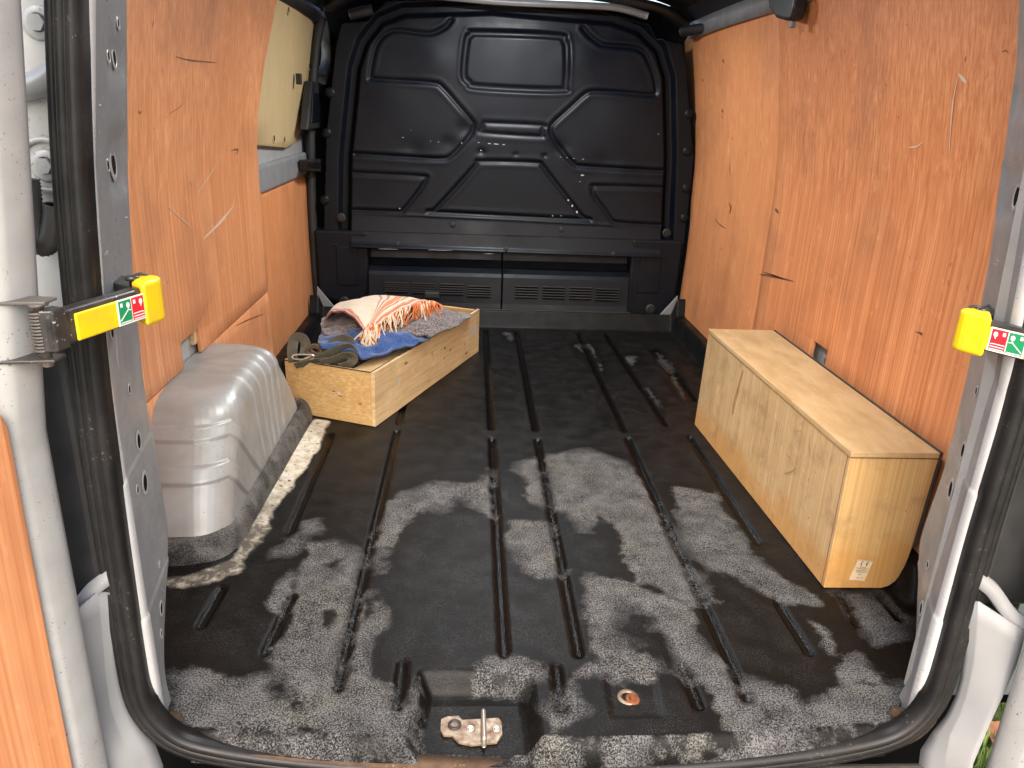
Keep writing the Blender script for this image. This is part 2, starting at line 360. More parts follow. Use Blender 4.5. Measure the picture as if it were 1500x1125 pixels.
# ---- floor liner
NX, NY = 361, 300
xs = np.linspace(-.85, .85, NX)
vs = np.concatenate([np.linspace(-.075, .12, 46), np.linspace(.12, 1.3, 160)[1:], np.linspace(1.3, 2.40, 96)[1:]])
NYV = len(vs)
XX, VV = np.meshgrid(xs, vs, indexing='ij'); P = np.stack([XX.ravel(), VV.ravel()], 1)
edge = -.030*(1-np.clip(np.abs(P[:,0])/.63, 0, 1)**2)            # rear edge bows out in the middle
vv = P[:,1]; t = np.clip(-vv/.075, 0, 1)                          # rolled rear edge
Yc = np.where(vv < .0, edge*1.0-.030*np.sin(t*1.45), 0)
Yc = np.where(vv >= 0, vv+edge*np.clip(1-vv/.12, 0, 1), Yc)
Zc = np.where(vv < 0, -.052*(1-np.cos(t*1.5)), 0)
Q = np.stack([P[:,0], Yc], 1)
H = np.zeros(len(Q))
GV = np.zeros(len(Q))
def groove(p0, p1, hw=.0115, dep=.0075):
    global H, GV
    d = seg_dist(Q, [p0, p1]); GV = np.maximum(GV, 1-sm(d, hw*.8, hw*1.35)); H = np.minimum(H, -dep*(1-sm(d, hw*.45, hw*1.35)))
    H += .0014*np.exp(-((d-hw*1.7)/.006)**2)
GR = [((-.064,.165),(-.064,1.14)), ((-.064,1.215),(-.064,2.33)), ((.075,.165),(.075,1.14)), ((.075,1.215),(.075,2.31)),
      ((.356,.05),(.356,1.16)), ((.356,1.215),(.356,2.30)), ((-.355,.08),(-.355,1.19)), ((-.355,1.25),(-.355,2.3)),
      ((.556,.56),(.556,1.18)), ((-.55,.59),(-.55,1.15)), ((.50,1.27),(.48,2.30))]
GR += [tuple([(-0.6388,0.3664),(-0.6422,0.249)]), tuple([(-0.4896,0.3367),(-0.5005,0.1704)]), tuple([(-0.2492,0.1383),(-0.2486,0.0354)]), tuple([(0.0294,0.1265),(0.0275,0.0286)]),
       tuple([(0.2604,0.1183),(0.2641,0.0316)]), tuple([(0.6638,0.3489),(0.6533,0.2523)]), tuple([(0.7512,0.3493),(0.751,0.27)]), tuple([(0.5146,0.3173),(0.5177,0.1681)])]
for a, c in GR: groove(a, c)
groove(*[(0.6496,2.0953),(0.6505,1.5075)], hw=.022, dep=.008)
# latch well
wt = [(-0.2189,0.108),(-0.0089,0.1141),(-0.0088,-0.0285),(-0.0307,-0.0982),(-0.1983,-0.0961),(-0.2193,-0.0207)]
s_ = sdf(Q, [(-.222,.128),(-.012,.128),(-.004,.0),(-.004,-.2),(-.236,-.2),(-.236,.0)])
Hw = -.040*sm(-s_, 0, .034)
pad = sdf(Q, [(0.1118,0.1012),(0.2092,0.1042),(0.2,0.0023),(0.1064,0.0031)]); H += -.004*sm(-pad, 0, .008)
H += vnoise(Q, 9, 3)*.0016
near_arch = sdf(Q, [(-.95,.42),(-.69,.42),(-.63,.50),(-.63,1.26),(-.95,1.26)])
H += .012*sm(-near_arch, -.03, .03)
Zf = np.minimum(Zc+H*np.clip(1-t*2, 0, 1), np.where(Hw < -.001, Hw, 1))
front = sm(vv, 2.372, 2.395); Zf += front*.075
side = sm(P[:,0], .785, .815)*sm(vv, .3, .36); Zf += side*.075
side2 = sm(-P[:,0], .79, .815)*sm(vv, 1.30, 1.36); Zf += side2*.05
keep = (np.abs(P[:,0]) < .575+.05*np.clip((vv+.03)/.06,0,1)) | (Yc > .03)
V = np.stack([P[:,0], Yc, Zf], 1)
DRY = [[(-0.3454,0.7154),(-0.3045,0.7959),(-0.2183,0.8519),(-0.1268,0.8306),(-0.0739,0.9212),(-0.0747,0.6525),(-0.1095,0.699),(-0.1652,0.7545),(-0.198,0.6974),(-0.2495,0.7068),(-0.2887,0.6074),(-0.3189,0.526),(-0.3242,0.4357),(-0.3473,0.5314)],
 [(-0.0075,0.9574),(0.0534,0.9947),(0.0915,1.0233),(0.2217,1.0651),(0.3271,0.9938),(0.3516,0.83),(0.3509,0.5164),(0.3729,0.3285),(0.3263,0.3167),(0.2903,0.3765),(0.2587,0.4014),(0.2272,0.3861),(0.2315,0.5623),(0.2206,0.6508),(0.1837,0.6769),(0.152,0.5982),(0.1431,0.6561),(0.0917,0.7167),(0.0791,0.7669),(0.0475,0.73),(0.025,0.7584),(0.0224,0.8821)],
 [(-0.035,0.6401),(0.0678,0.6483),(0.0715,0.5365),(0.0712,0.4311),(0.0362,0.4101),(-0.0042,0.4253),(-0.0307,0.4924)],
 [(0.4184,0.8355),(0.5246,0.8066),(0.5275,0.5419),(0.5626,0.4035),(0.6097,0.3177),(0.5319,0.3244),(0.4842,0.3978),(0.4395,0.4393),(0.4008,0.4497),(0.3858,0.6015)],
 [(0.1241,0.4211),(0.2272,0.3861),(0.3125,0.319),(0.3325,0.1685),(0.3664,0.0859),(0.4393,0.0549),(0.4443,0.019),(0.3471,0.001),(0.2895,0.0046),(0.2893,0.0864),(0.259,0.1129),(0.2636,0.2082),(0.2416,0.2287),(0.2472,0.2714),(0.2094,0.3048),(0.1749,0.3093),(0.1538,0.2287),(0.173,0.1883),(0.2154,0.1312),(0.1943,0.1043),(0.0955,0.1083),(0.0627,0.0842),(0.0596,0.0066),(-0.003,-0.0257),(-0.0079,0.0226),(0.0493,0.0741),(0.1043,0.1501),(0.1143,0.2712)],
 [(0.6578,0.3489),(0.7563,0.3592),(0.758,0.2723),(0.7176,0.2079),(0.6575,0.1876),(0.6571,0.2721)], [(0.5822,0.1487),(0.6285,0.1485),(0.6094,0.0846),(0.5584,0.071),(0.5504,0.1026)],
 [(0.5661,0.2501),(0.5848,0.2288),(0.5636,0.1487),(0.553,0.1878)],
 [(0.5443,0.0677),(0.6527,0.0774),(0.625,-0.0137),(0.2674,-0.0683),(0.3012,0.0045),(0.4478,0.0158)],
 [(-0.5005,0.5441),(-0.4389,0.5449),(-0.3713,0.5027),(-0.3805,0.4097),(-0.3352,0.3585),(-0.3023,0.2878),(-0.2907,0.2287),(-0.3093,0.189),(-0.3069,0.0998),(-0.2682,0.0826),(-0.2351,0.0244),(-0.2244,0.0994),(-0.2102,-0.0421),(-0.3322,-0.0338),(-0.4028,-0.0043),(-0.4235,0.0414),(-0.4605,0.0738),(-0.4909,0.1611),(-0.4714,0.2287),(-0.4868,0.389)],
 [(-0.5369,0.307),(-0.5347,0.3887),(-0.5061,0.4265),(-0.4962,0.3482),(-0.512,0.2983)], [(-0.5746,0.495),(-0.5288,0.5763),(-0.5098,0.544),(-0.5433,0.4953)],
 [(-0.527,0.645),(-0.4938,0.6586),(-0.4807,0.6045),(-0.5064,0.5736)],
 [(-0.6505,0.1117),(-0.6153,0.1255),(-0.5568,0.1079),(-0.4986,0.1008),(-0.4665,0.0417),(-0.4205,0.0167),(-0.3968,-0.0332),(-0.6204,-0.0024)],
 [(-0.1195,0.1235),(-0.1018,0.1544),(-0.0756,0.1451),(-0.042,0.1413),(-0.0085,0.1194),(-0.0042,0.0965),(-0.1256,0.0972)],
 [(0.0226,2.2938),(0.0605,2.3186),(0.0649,2.1714),(0.0286,2.1485)], [(0.3037,2.139),(0.3825,2.1953),(0.3921,1.9128),(0.3691,1.9823),(0.3265,2.044)], [(0.51,1.6187),(0.5372,1.5703),(0.5197,1.4297),(0.497,1.5001)],
 [(0.3586,1.9106),(0.3836,1.9297),(0.3816,1.7787),(0.3577,1.7613)], [(0.4928,2.0089),(0.5471,1.9942),(0.5277,1.8699),(0.4904,1.8761)],
 [(0.6382,2.0188),(0.6736,2.097),(0.656,1.5281),(0.6288,1.4998)]]
WET = [[(-0.4218,0.281),(-0.3988,0.303),(-0.3834,0.2492),(-0.3994,0.2287),(-0.4186,0.2492)], [(-0.4423,0.4584),(-0.4041,0.4695),(-0.4033,0.4171),(-0.4236,0.4094)], [(0.1741,0.3047),(0.2175,0.3094),(0.1989,0.2184),(0.1569,0.2083),(0.1593,0.2604)],
 [(-0.3558,0.1156),(-0.3477,0.2287),(-0.3217,0.2812),(-0.3142,0.3976),(-0.3315,0.3975),(-0.3447,0.3032),(-0.3625,0.1988),(-0.3663,0.107)], [(-0.4791,0.1075),(-0.4457,0.0903),(-0.409,0.0258),(-0.4297,0.0183),(-0.4613,0.0576)],
 [(0.1694,0.1044),(0.2138,0.1078),(0.1961,0.0054),(0.1512,0.0135)]]
W = np.full(len(Q), 1.)
Qn = Q+np.stack([vnoise(Q, 14, 3), vnoise(Q+31.7, 14, 3)], 1)*.022
for p in DRY: W = np.minimum(W, sdf(Qn, p))
for p in WET: W = np.maximum(W, -sdf(Qn, p))
for a, c in GR: W = np.maximum(W, .016-seg_dist(Q, [a, c]))
W = np.where((Hw < -.004) & (Yc > -.02), np.maximum(W, .012-.9*np.abs(vnoise(Q, 30, 2))*.1), W)
W = np.where(vv < .004, W*(1-sm(-vv,-.004,.012))+sm(-vv,-.004,.012)*(.004+.03*vnoise(P*np.array((1.,.4)), 26, 3)), W)
W = np.where(front+side > .2, .05, W)
W = np.where(Q[:,1] > 1.3, np.clip(W+.008, -.002, .06), W)
W = np.where((Q[:,1] < 1.3) & (W > -.19), W-.004, W); W = np.clip(W, -.2, .06)
bare_poly = [(-0.5774,1.2521),(-0.5754,1.0394),(-0.5909,0.9072),(-0.603,0.7818),(-0.6121,0.6898),(-0.604,0.6027),(-0.6161,0.5282),(-0.6295,0.4673),(-0.6179,0.4256),(-0.6544,0.3953),(-0.7416,0.3658),(-0.7686,0.3946),(-0.6887,0.415),(-0.6439,0.4565),(-0.6389,0.557),(-0.6432,0.6825),(-0.6393,0.8185),(-0.6349,0.9831),(-0.6277,1.1545),(-0.6173,1.2615)]
Bp = -sdf(Q+np.stack([vnoise(Q,22,2), vnoise(Q+9,22,2)],1)*.010, bare_poly)+.005
V[:,2] += .002*sm(Bp, -.004, .004)
liner = bigmesh('floor_liner', V, grid_faces(NX, NYV, keep), van, 'floor_liner', {'wet': W, 'bare': np.clip(Bp, -.1, .1), 'grime': 1-.9*sm(Q[:,1], .55, .95), 'groove': GV})
tag(liner, 'black moulded rubber floor liner with grooves and grey drying patches')
# black lip of the liner wrapped round the wheel arch
pth = catmull([(-.86,.436,.0),(-.76,.437,0),(-.70,.447,0),(-.665,.475,0),(-.646,.525,0),(-.642,.62,0),(-.637,.85,0),(-.632,1.1,0),(-.630,1.245,0),(-.645,1.30,0),(-.69,1.325,0),(-.86,1.33,0)], 6)
sweep('arch_skirt', pth, [(.006,-.02),(.004,.012),(-.004,.044),(-.012,.056),(-.022,.060),(-.032,.058),(-.034,-.02)], van, 'skirt', cap=False)

# ---- latch in the well, striker and bolts
lt = prism('latch_plate', [(-0.1762,0.0405),(-0.1659,0.0467),(-0.146,0.0481),(-0.14,0.0386),(-0.0777,0.0428),(-0.0722,0.0333),(-0.072,0.0059),(-0.0817,-0.0116),(-0.1247,-0.0169),(-0.145,-0.0109),(-0.1566,0.0038),(-0.1703,0.004),(-0.1764,0.016)], 'Z', -.0392, -.0345, van, 'rusty_plate', .0008)
tag(lt, 'rusty steel striker plate in the liner well')
hp = [(-0.1038,0.0429),(-0.1034,-0.0145)]
sweep('striker_loop', catmull([(hp[1][0],hp[1][1]-.004,-.036),(hp[1][0],hp[1][1]-.002,-.026),(hp[1][0],hp[1][1]+.004,-.021),(hp[0][0],hp[0][1]-.004,-.020),(hp[0][0],hp[0][1],-.024),(hp[0][0],hp[0][1],-.036)], 5), circ(.0042, 8), lt, 'steel', up=(1,0,0))
for q in [(-0.1259,0.018),(-0.0821,0.0175)]: bolt((q[0],q[1],-.0346), (0,0,1), .0075, lt, 'steel', 'screw')
q = [(-0.1526,0.0258)][0]; lathe('socket', [(.0115,.0),(.0115,.003),(.008,.004),(.0075,-.002),(.0002,-.002)], lt, 'black_plastic', Matrix.Translation((q[0],q[1],-.0348)), 16)
q = [(0.1496,0.0513)][0]
lathe('anchor_washer', [(.0185,-.001),(.0185,.0022),(.012,.0026),(.011,.0004)], van, 'rusty_plate', Matrix.Translation((q[0]-.002,q[1]+.004,-.0042)), 20)
bolt((q[0]+.005,q[1]-.002,-.003), (.1,-.1,1), .0125, van, 'rust', 'anchor_bolt')
# dirt strip of bare sill between liner and seal
sp = catmull([(0.6309,-0.01,0.0256),(0.6103,-0.012,-0.0103),(0.502,-0.03,-0.018),(0.3368,-0.04,-0.0266),(0.1749,-0.05,-0.0289),(-0.0042,-0.055,-0.0273),(-0.1794,-0.05,-0.019),(-0.3534,-0.04,-0.0159),(-0.5151,-0.03,-0.0005),(-0.5927,-0.012,0.0062),(-0.6159,-0.008,0.0397)], 6)
sweep('sill_strip', sp, [(-.012,-.026),(.012,-.026),(.012,-.015),(-.012,-.018)], van, 'sill_dirt')

# ---- wheel arch (left, bare silver)
def arch_outline(x0, x1, y0, y1, r, n=10):
    pts = [(x0, y0)]
    pts += [(x1-r+r*math.sin(a), y0+r-r*math.cos(a)) for a in np.linspace(0, math.pi/2, n)]
    pts += [(x1-r+r*math.cos(a), y1-r+r*math.sin(a)) for a in np.linspace(0, math.pi/2, n)]
    pts += [(x0, y1)]
    def dens(p):
        out = []
        for a, c in zip(p[:-1], p[1:]):
            k = max(1, int(math.dist(a, c)/.012)); out += [(a[0]+(c[0]-a[0])*i/k, a[1]+(c[1]-a[1])*i/k) for i in range(k)]
        return out+[p[-1]]
    return pts, dens
def resample(p, n):
    p = np.array(p); d = np.r_[0, np.cumsum(np.linalg.norm(np.diff(p, axis=0), axis=1))]; s = np.linspace(0, d[-1], n)
    return np.stack([np.interp(s, d, p[:,0]), np.interp(s, d, p[:,1])], 1)
NA, NL = 420, 120; Vl = []
TOPZ = .300
for k in range(NL):
    u = k/(NL-1)
    if u < .62:                                             # flank, leaning in towards the top
        f_ = u/.62; z = .045+f_*.195; ins_s = .004+.018*f_; ins_r = .165*f_**1.15; ins_f = .115*f_**1.35
    elif u < .9:                                            # shoulder
        a = (u-.62)/.28*math.pi/2; z = .24+.06*math.sin(a); c_ = 1-math.cos(a)
        ins_s = .022+.055*c_; ins_r = .165+.075*c_+.02*math.sin(a); ins_f = .115+.07*c_+.02*math.sin(a)
    else:
        f_ = (u-.9)/.1; z = .30+.002*f_; ins_s = .077+.085*f_; ins_r = .26+.13*f_; ins_f = .205+.13*f_
    pts, _ = arch_outline(-.87, -.655-ins_s, .462+ins_r, 1.285-ins_f, max(.02, .075+.02*min(u/.62,1)-(.05*max(0,(u-.9)/.1))))
    r2 = resample(pts, NA); Vl.append(np.c_[r2, np.full(NA, z)])
Vl = np.array(Vl)                                           # NL x NA x 3
dU = np.gradient(Vl, axis=0); dA = np.gradient(Vl, axis=1); N_ = np.cross(dA, dU); N_ /= (np.linalg.norm(N_, axis=2, keepdims=True)+1e-9)
Y_, Z_, X_ = Vl[...,1], Vl[...,2], Vl[...,0]
rear = sm(-N_[...,1], .35, .7); sid = sm(N_[...,0], .35, .8)
if (N_[:NL//2, NA//2, 0].mean()) < 0: N_ = -N_; rear = sm(-N_[...,1], .35, .7); sid = sm(N_[...,0], .35, .8)
def band(x, c, hw, e=.0035): return sm(x, c-hw-e, c-hw)*(1-sm(x, c+hw, c+hw+e))
disp = np.zeros(Y_.shape)
low = sm(Z_, .05, .075)
Yrear = .462+.165*np.clip((Z_-.045)/.195, 0, 1.3)**1.15
diag = Z_+.60*np.clip(Y_-Yrear-.045, 0, .4)       # bands level on the rear face, falling diagonally on the flank
disp += .006*band(diag, .160, .013)+.006*band(diag, .232, .012)
for yc in (.84,.90,.945,1.00,1.06): disp += .0045*band(Y_-.10*(Z_-.15)*(1 if yc > .9 else -.2), yc, (.010 if yc != .945 else .006), .005)*sm(X_, -.80, -.72)
disp *= low
Vl = Vl+N_*disp[...,None]
V = Vl.reshape(-1,3); F = grid_faces(NL, NA)
V = np.vstack([V, [(-.87, .95, .302)]]); top = (NL-1)*NA
o = bigmesh('wheel_arch', V, F, van, 'arch_paint')
b2 = bmesh.new(); b2.from_mesh(o.data); b2.verts.ensure_lookup_table()
fv = [b2.verts[top+i] for i in range(NA)]; b2.faces.new(fv); bmesh.ops.recalc_face_normals(b2, faces=b2.faces); b2.to_mesh(o.data); b2.free()
tag(o, 'bare silver pressed steel wheel arch with ribs and dirt')

# ---- plywood lining
def xw(z): return .855-.16*max(0, z-.7)**1.5-.03*max(0, .35-z)
def ply(name, poly, side, mat, off=0, thick=.009, label=None, bow=0):
    bm = bmesh.new(); vs_ = [bm.verts.new((0, p[0], p[1])) for p in poly]; bm.faces.new(vs_)
    for zc in np.arange(.08, 1.35, .09):
        bmesh.ops.bisect_plane(bm, geom=bm.verts[:]+bm.edges[:]+bm.faces[:], plane_co=(0,0,zc), plane_no=(0,0,1))
    for yc in np.arange(.2, 2.5, .25):
        bmesh.ops.bisect_plane(bm, geom=bm.verts[:]+bm.edges[:]+bm.faces[:], plane_co=(0,yc,0), plane_no=(0,1,0))
    for v_ in bm.verts: v_.co.x = side*(xw(v_.co.z)-off+bow*math.sin(v_.co.y*5))
    bmesh.ops.recalc_face_normals(bm, faces=bm.faces)
    if (sum((f_.normal.x for f_ in bm.faces)) > 0) == (side > 0): bmesh.ops.reverse_faces(bm, faces=bm.faces)
    me = bpy.data.meshes.new(name); bm.to_mesh(me); bm.free(); o = link(name, me, van, mat, True); solidify(o, thick); bevel_mod(o, .0012, 1, 50)
    if label: tag(o, label)
    return o
fe = [(1.7381,0.1106),(1.7288,0.3657),(1.7242,0.6832),(1.694,0.7957),(1.7019,0.9127),(1.7525,1.0593),(1.8416,1.25)]
notch = [(1.1144,0.2653),(1.1269,0.3281),(0.9763,0.3472)]
nz = .305
ply_l = ply('plywood_panel', [(.10,nz),(.865,nz),(.865,.372),(1.00,.372),(1.00,nz+.0),(fe[0][0]-.03,nz+.0)]+[(p[0],max(p[1],nz)) for p in fe if p[1] > nz+.03]+[(fe[-1][0]+.01,1.33),(.10,1.33)], -1, 'ply_orange', label='large orange plywood sheet on the left side behind the wheel arch')
ply('plywood_panel', [(.10,.0),(fe[0][0]-.04,.0),(fe[0][0]-.03,nz-.0045),(.10,nz-.0045)], -1, 'ply_orange', off=.0, label='lower strip of orange plywood behind the left wheel arch')
ply('plywood_panel', [(1.7162,0.7084),(2.3326,0.6678),(2.4081,0.6393),(2.5347,0.6166),(2.5582,0.0226),(2.6381,-0.5213),(1.5417,-0.1319)], -1, 'ply_front', off=-.012, label='small brown plywood sheet at the front of the left side')
ply('plywood_panel', [(1.7004,1.3481),(1.8457,1.3112),(2.2487,1.2776),(2.585,1.2305),(2.6825,1.2063),(2.7038,1.1697),(2.6479,1.0735),(2.4039,0.8138),(2.3255,0.7768),(2.1688,0.7664),(1.5448,0.8119)], -1, 'ply_cream', off=-.010, label='cream board covering the side window')
ply_r = ply('plywood_panel', [(.10,.04),(.985,.04),(.985,.352),(1.075,.352),(1.075,.04),(1.545,.04),(1.545,.5),(1.54,.9),(1.56,1.34),(.10,1.34)], 1, 'ply_right', off=.0035, label='large orange plywood sheet on the right side above the wooden box')
fr = [(2.4989,0.0333),(2.4914,0.4713),(2.5766,0.8528),(2.6796,1.1404),(2.6809,1.2471),(2.6028,1.269),(2.2682,1.2783),(1.7574,1.2883)]
ply('plywood_panel', [(1.50,.04)]+[(p[0], max(.04, p[1])) for p in fr]+[(1.50,1.30)], 1, 'ply_front', off=0, label='brown plywood sheet at the front of the right side')
# slot holes in the cream board and the recess behind the two notches
for q in [(2.0527,1.2438),(2.5759,1.2378),(2.5191,1.0767),(1.6787,0.827),(1.9639,0.8108),(2.1302,0.7988)]: hole((-xw(q[1])-.0088, q[0], q[1]), (1,0,0), .0115, van, 'ply_cream', 1.0)
box('notch_back', (-.90,.93,.33), (.05,.2,.13), van, 'silver_paint', .004)
box('notch_back', (.90,1.03,.30), (.05,.2,.13), van, 'silver_paint', .004); bolt((.872,1.02,.31), (-1,-.2,0), .010, van)
box('ply_block', (-.868,.990,.36), (.012,.022,.06), van, 'ply_edge', .001)
# scuffs and pencil scratches lying on the sheets
def ribbon_marks(name, lines, side, mat, off, parent, xf=None):
    bm = bmesh.new()
    for pts, wd in lines:
        c = catmull([(0, p[0], p[1]) for p in pts], 5); n = len(c); L_, R_ = [], []
        for i in range(n):
            tt = c[min(i+1, n-1)]-c[max(i-1, 0)]; tt /= np.linalg.norm(tt)+1e-9; k = wd*math.sin(math.pi*(i+.35)/(n+.0))*(.6+.7*random.random())*.5
            for s_2, arr in ((1, L_), (-1, R_)):
                y = c[i][1]-s_2*tt[2]*k; z = c[i][2]+s_2*tt[1]*k; arr.append(bm.verts.new((side*(xw(z)-off-.0009), y, z)))
        for i in range(n-1): bm.faces.new((L_[i], L_[i+1], R_[i+1], R_[i]))
    o = frombm(name, bm, parent, mat); o['kind'] = 'stuff'; return o
def rnd_marks(n, y0, y1, z0, z1, l0, l1, wd, rnd):
    out = []
    for i in range(n):
        y, z = y0+rnd.random()*(y1-y0), z0+rnd.random()*(z1-z0); a = rnd.gauss(1.2, .7); l = l0+rnd.random()**2*(l1-l0); bnd = rnd.gauss(0, .25)
        p = [(y, z), (y+math.cos(a)*l*.5, z+math.sin(a)*l*.5), (y+math.cos(a+bnd)*l, z+math.sin(a+bnd)*l)]; out.append((p, wd*(.5+rnd.random())))
    return out
rnd = random.Random(3)
lr = [([(0.5908,1.0473),(0.6005,0.9964),(0.5982,0.9309),(0.5942,0.8964)], .005), ([(0.6958,0.9161),(0.7213,0.9049),(0.7568,0.9016)], .004), ([(0.5941,1.0499),(0.5601,1.0315)], .008)]
ribbon_marks('scuff_marks', lr+rnd_marks(26, .35, 1.5, .42, 1.15, .006, .03, .0011, rnd), 1, 'scuff_light', .004, ply_r)
ld = [([(1.5601,0.4427),(1.4519,0.4611),(1.2763,0.4816)], .009), ([(1.5272,0.459),(1.3385,0.4723)], .004), ([(1.5087,0.6703),(1.4695,0.6623)], .010), ([(0.5981,0.5173),(0.5666,0.5218)], .004)]
ribbon_marks('scuff_marks', ld+rnd_marks(34, .3, 1.5, .42, 1.2, .004, .02, .002, rnd), 1, 'scuff_dark', .004, ply_r)
fd = [([(2.0256,0.78),(2.0232,0.7548),(2.0046,0.7309)], .006), ([(1.9879,0.6326),(1.9566,0.6183),(1.9631,0.5943)], .014), ([(2.1329,0.5524),(2.0714,0.5394),(1.9802,0.5343)], .006), ([(2.1349,1.1486),(2.114,1.138)], .012), ([(2.1518,0.9692),(2.1313,0.9618)], .010), ([(2.4179,1.0881),(2.4032,1.0771)], .010), ([(1.4874,0.9249),(1.4678,0.9174)], .010)]
ribbon_marks('scuff_marks', fd+rnd_marks(26, 1.65, 2.4, .25, 1.1, .004, .02, .004, rnd), 1, 'scuff_dark', .0005, van)
l1_ = [([(1.4003,0.643),(1.2561,0.6128),(1.0995,0.5901)], .010), ([(1.0299,0.6279),(0.9315,0.6759),(0.8696,0.7079)], .003), ([(1.3454,0.8041),(1.1412,0.7283),(1.0801,0.7065)], .003)]
ribbon_marks('scuff_marks', l1_+rnd_marks(24, .35, 1.7, .4, 1.15, .006, .03, .0011, rnd), -1, 'scuff_light', .0005, ply_l)
l2_ = [([(0.9451,1.0335),(1.0544,1.03),(1.2448,1.034)], .004), ([(1.398,0.8012),(1.4678,0.7993),(1.4497,0.7865)], .006), ([(0.8976,0.907),(0.9806,0.9243),(0.9934,0.9366)], .002), ([(0.7354,0.9201),(0.7432,0.9119),(0.7523,0.9186)], .003), ([(1.297,0.2921),(1.4448,0.2733),(1.6193,0.2452)], .004)]
ribbon_marks('scuff_marks', l2_+rnd_marks(30, .3, 1.7, .4, 1.2, .004, .02, .002, rnd), -1, 'scuff_dark', .0005, ply_l)

# ---- bulkhead
BY = 2.52
o_main = [(-0.6815,0.2943),(-0.6618,0.7109),(-0.6113,1.0759),(-0.5759,1.1691),(-0.5144,1.2419),(-0.4272,1.2773),(-0.0679,1.3023),(0.431,1.2831),(0.546,1.2504),(0.6257,1.187),(0.6706,1.0842),(0.7132,0.758),(0.7439,0.3043)]
o_out = [(-0.8043,0.2788),(-0.7653,0.8168),(-0.7099,1.1637),(-0.6851,1.2467),(-0.5736,1.2573),(-0.5458,1.295),(-0.5019,1.3361),(-0.1349,1.3645),(0.2593,1.3538),(0.4272,1.3291),(0.5869,1.2926),(0.6315,1.2406),(0.741,1.2246),(0.7608,1.1508),(0.8439,0.7625),(0.8431,0.2761)]
xs = np.arange(-.86, .865, .0035); zs = np.arange(.325, 1.40, .0035)
A, B_ = np.meshgrid(xs, zs, indexing='ij'); P = np.stack([A.ravel(), B_.ravel()], 1)
s_m = sdf(P, o_main); s_o = sdf(P, o_out)
D = -.030*sm(s_m, -.004, .020)+.042*sm(s_m, .040, .058)
for pl, dep in (([(-0.2369,1.2783),(-0.2585,1.2525),(-0.2966,1.2309),(-0.3404,1.222),(-0.4603,1.2291),(-0.5096,1.2121),(-0.543,1.1755),(-0.5605,1.1292),(-0.5756,1.0515),(-0.5626,1.0385),(-0.4574,1.0353),(-0.307,1.0307),(-0.2677,1.0112),(-0.2166,0.9603),(-0.1474,0.8878),(-0.1356,0.8666),(-0.1441,0.8336),(-0.18,0.7884),(-0.2312,0.7368),(-0.2715,0.722),(-0.3982,0.7232),(-0.6498,0.7301)], .0085),
   ([(0.3147,1.2712),(0.3447,1.2421),(0.3917,1.2135),(0.4372,1.2071),(0.5277,1.2036),(0.5743,1.19),(0.6066,1.1499),(0.6352,1.0934),(0.6491,1.0356),(0.6254,1.0187),(0.5097,1.0229),(0.3777,1.0232),(0.3387,1.0078),(0.2847,0.9576),(0.2139,0.8901),(0.2004,0.8623),(0.2115,0.8298),(0.2553,0.7759),(0.3115,0.7217),(0.3713,0.7102),(0.7107,0.7034)], .0085),
   ([(-0.6581,0.6496),(-0.3697,0.6446),(-0.3442,0.6341),(-0.3524,0.6089),(-0.3994,0.5443),(-0.4408,0.4967),(-0.4703,0.4865),(-0.6692,0.4873)], .006),
   ([(0.7184,0.63),(0.4307,0.6287),(0.4075,0.6199),(0.4099,0.5876),(0.4693,0.5193),(0.4963,0.4846),(0.5341,0.4679),(0.7238,0.4618)], .006),
   ([(-0.2937,0.5071),(-0.2122,0.5963),(-0.1206,0.7014),(-0.0977,0.7168),(0.1355,0.7191),(0.1712,0.7079),(0.2214,0.6506),(0.3562,0.4981),(0.3514,0.4802),(-0.2818,0.49),(-0.3031,0.4952),(-0.2937,0.5071)], .0075),
   ([(-0.0901,0.8791),(0.1569,0.8771),(0.1655,0.8665),(0.1646,0.8391),(0.1476,0.8308),(-0.0891,0.8377),(-0.0986,0.8516),(-0.0901,0.8791)], .005)):
    cm = catmull(pl, 4); d = seg_dist(P, cm); D += -dep*np.exp(-(d/.0085)**2)+dep*.14*np.exp(-((d-.020)/.009)**2)
wn = catmull([(-0.1323,1.2457),(0.2104,1.2477),(0.2509,1.223),(0.2635,1.1827),(0.2675,1.0476),(0.2355,1.0124),(-0.116,1.0118),(-0.1681,1.0308),(-0.1934,1.0716),(-0.1822,1.2054),(-0.1629,1.2344)], 5, True)
s_w = sdf(P, wn); D += -.012*sm(-s_w, -.006, .010)+.008*sm(-s_w, .016, .032)+.0015*np.exp(-((s_w-.010)/.008)**2)
cr = [(-0.6753,0.4778),(-0.0441,0.4704),(0.7308,0.4536)]; crz = np.interp(P[:,0], [p[0] for p in cr], [p[1] for p in cr])
D += np.where(s_m < 0, .20*np.clip(crz-P[:,1], 0, .2)+.004*np.exp(-((P[:,1]-crz)/.006)**2), 0)
for (x, z), a, r in zip([(-0.1581,0.8494),(-0.2375,0.7864),(-0.398,0.7642),(-0.0987,0.758),(0.0524,0.7521),(0.1807,0.751),(0.2489,0.7868),(0.3186,1.1333),(-0.3073,1.1188),(0.4528,0.7265),(-0.4747,0.9876),(0.519,0.9176)], (-.012,-.007,-.006,-.007,-.004,-.005,-.006,.006,.006,-.005,.004,.005), (.05,.04,.05,.018,.012,.012,.04,.09,.09,.06,.12,.12)):
    D += a*np.exp(-(((P[:,0]-x)**2+((P[:,1]-z)*1.3)**2)/r**2))
D += vnoise(P, 3.5, 2)*.005
lipz = np.interp(P[:,0], [-.8,.8], [[(-0.7357,0.3347)][0][1], [(0.7943,0.3217)][0][1]])
D += .012*np.exp(-((P[:,1]-lipz)/.010)**2)*(s_m < .08)
keep = (s_o < .002) & (P[:,1] > lipz-.012)
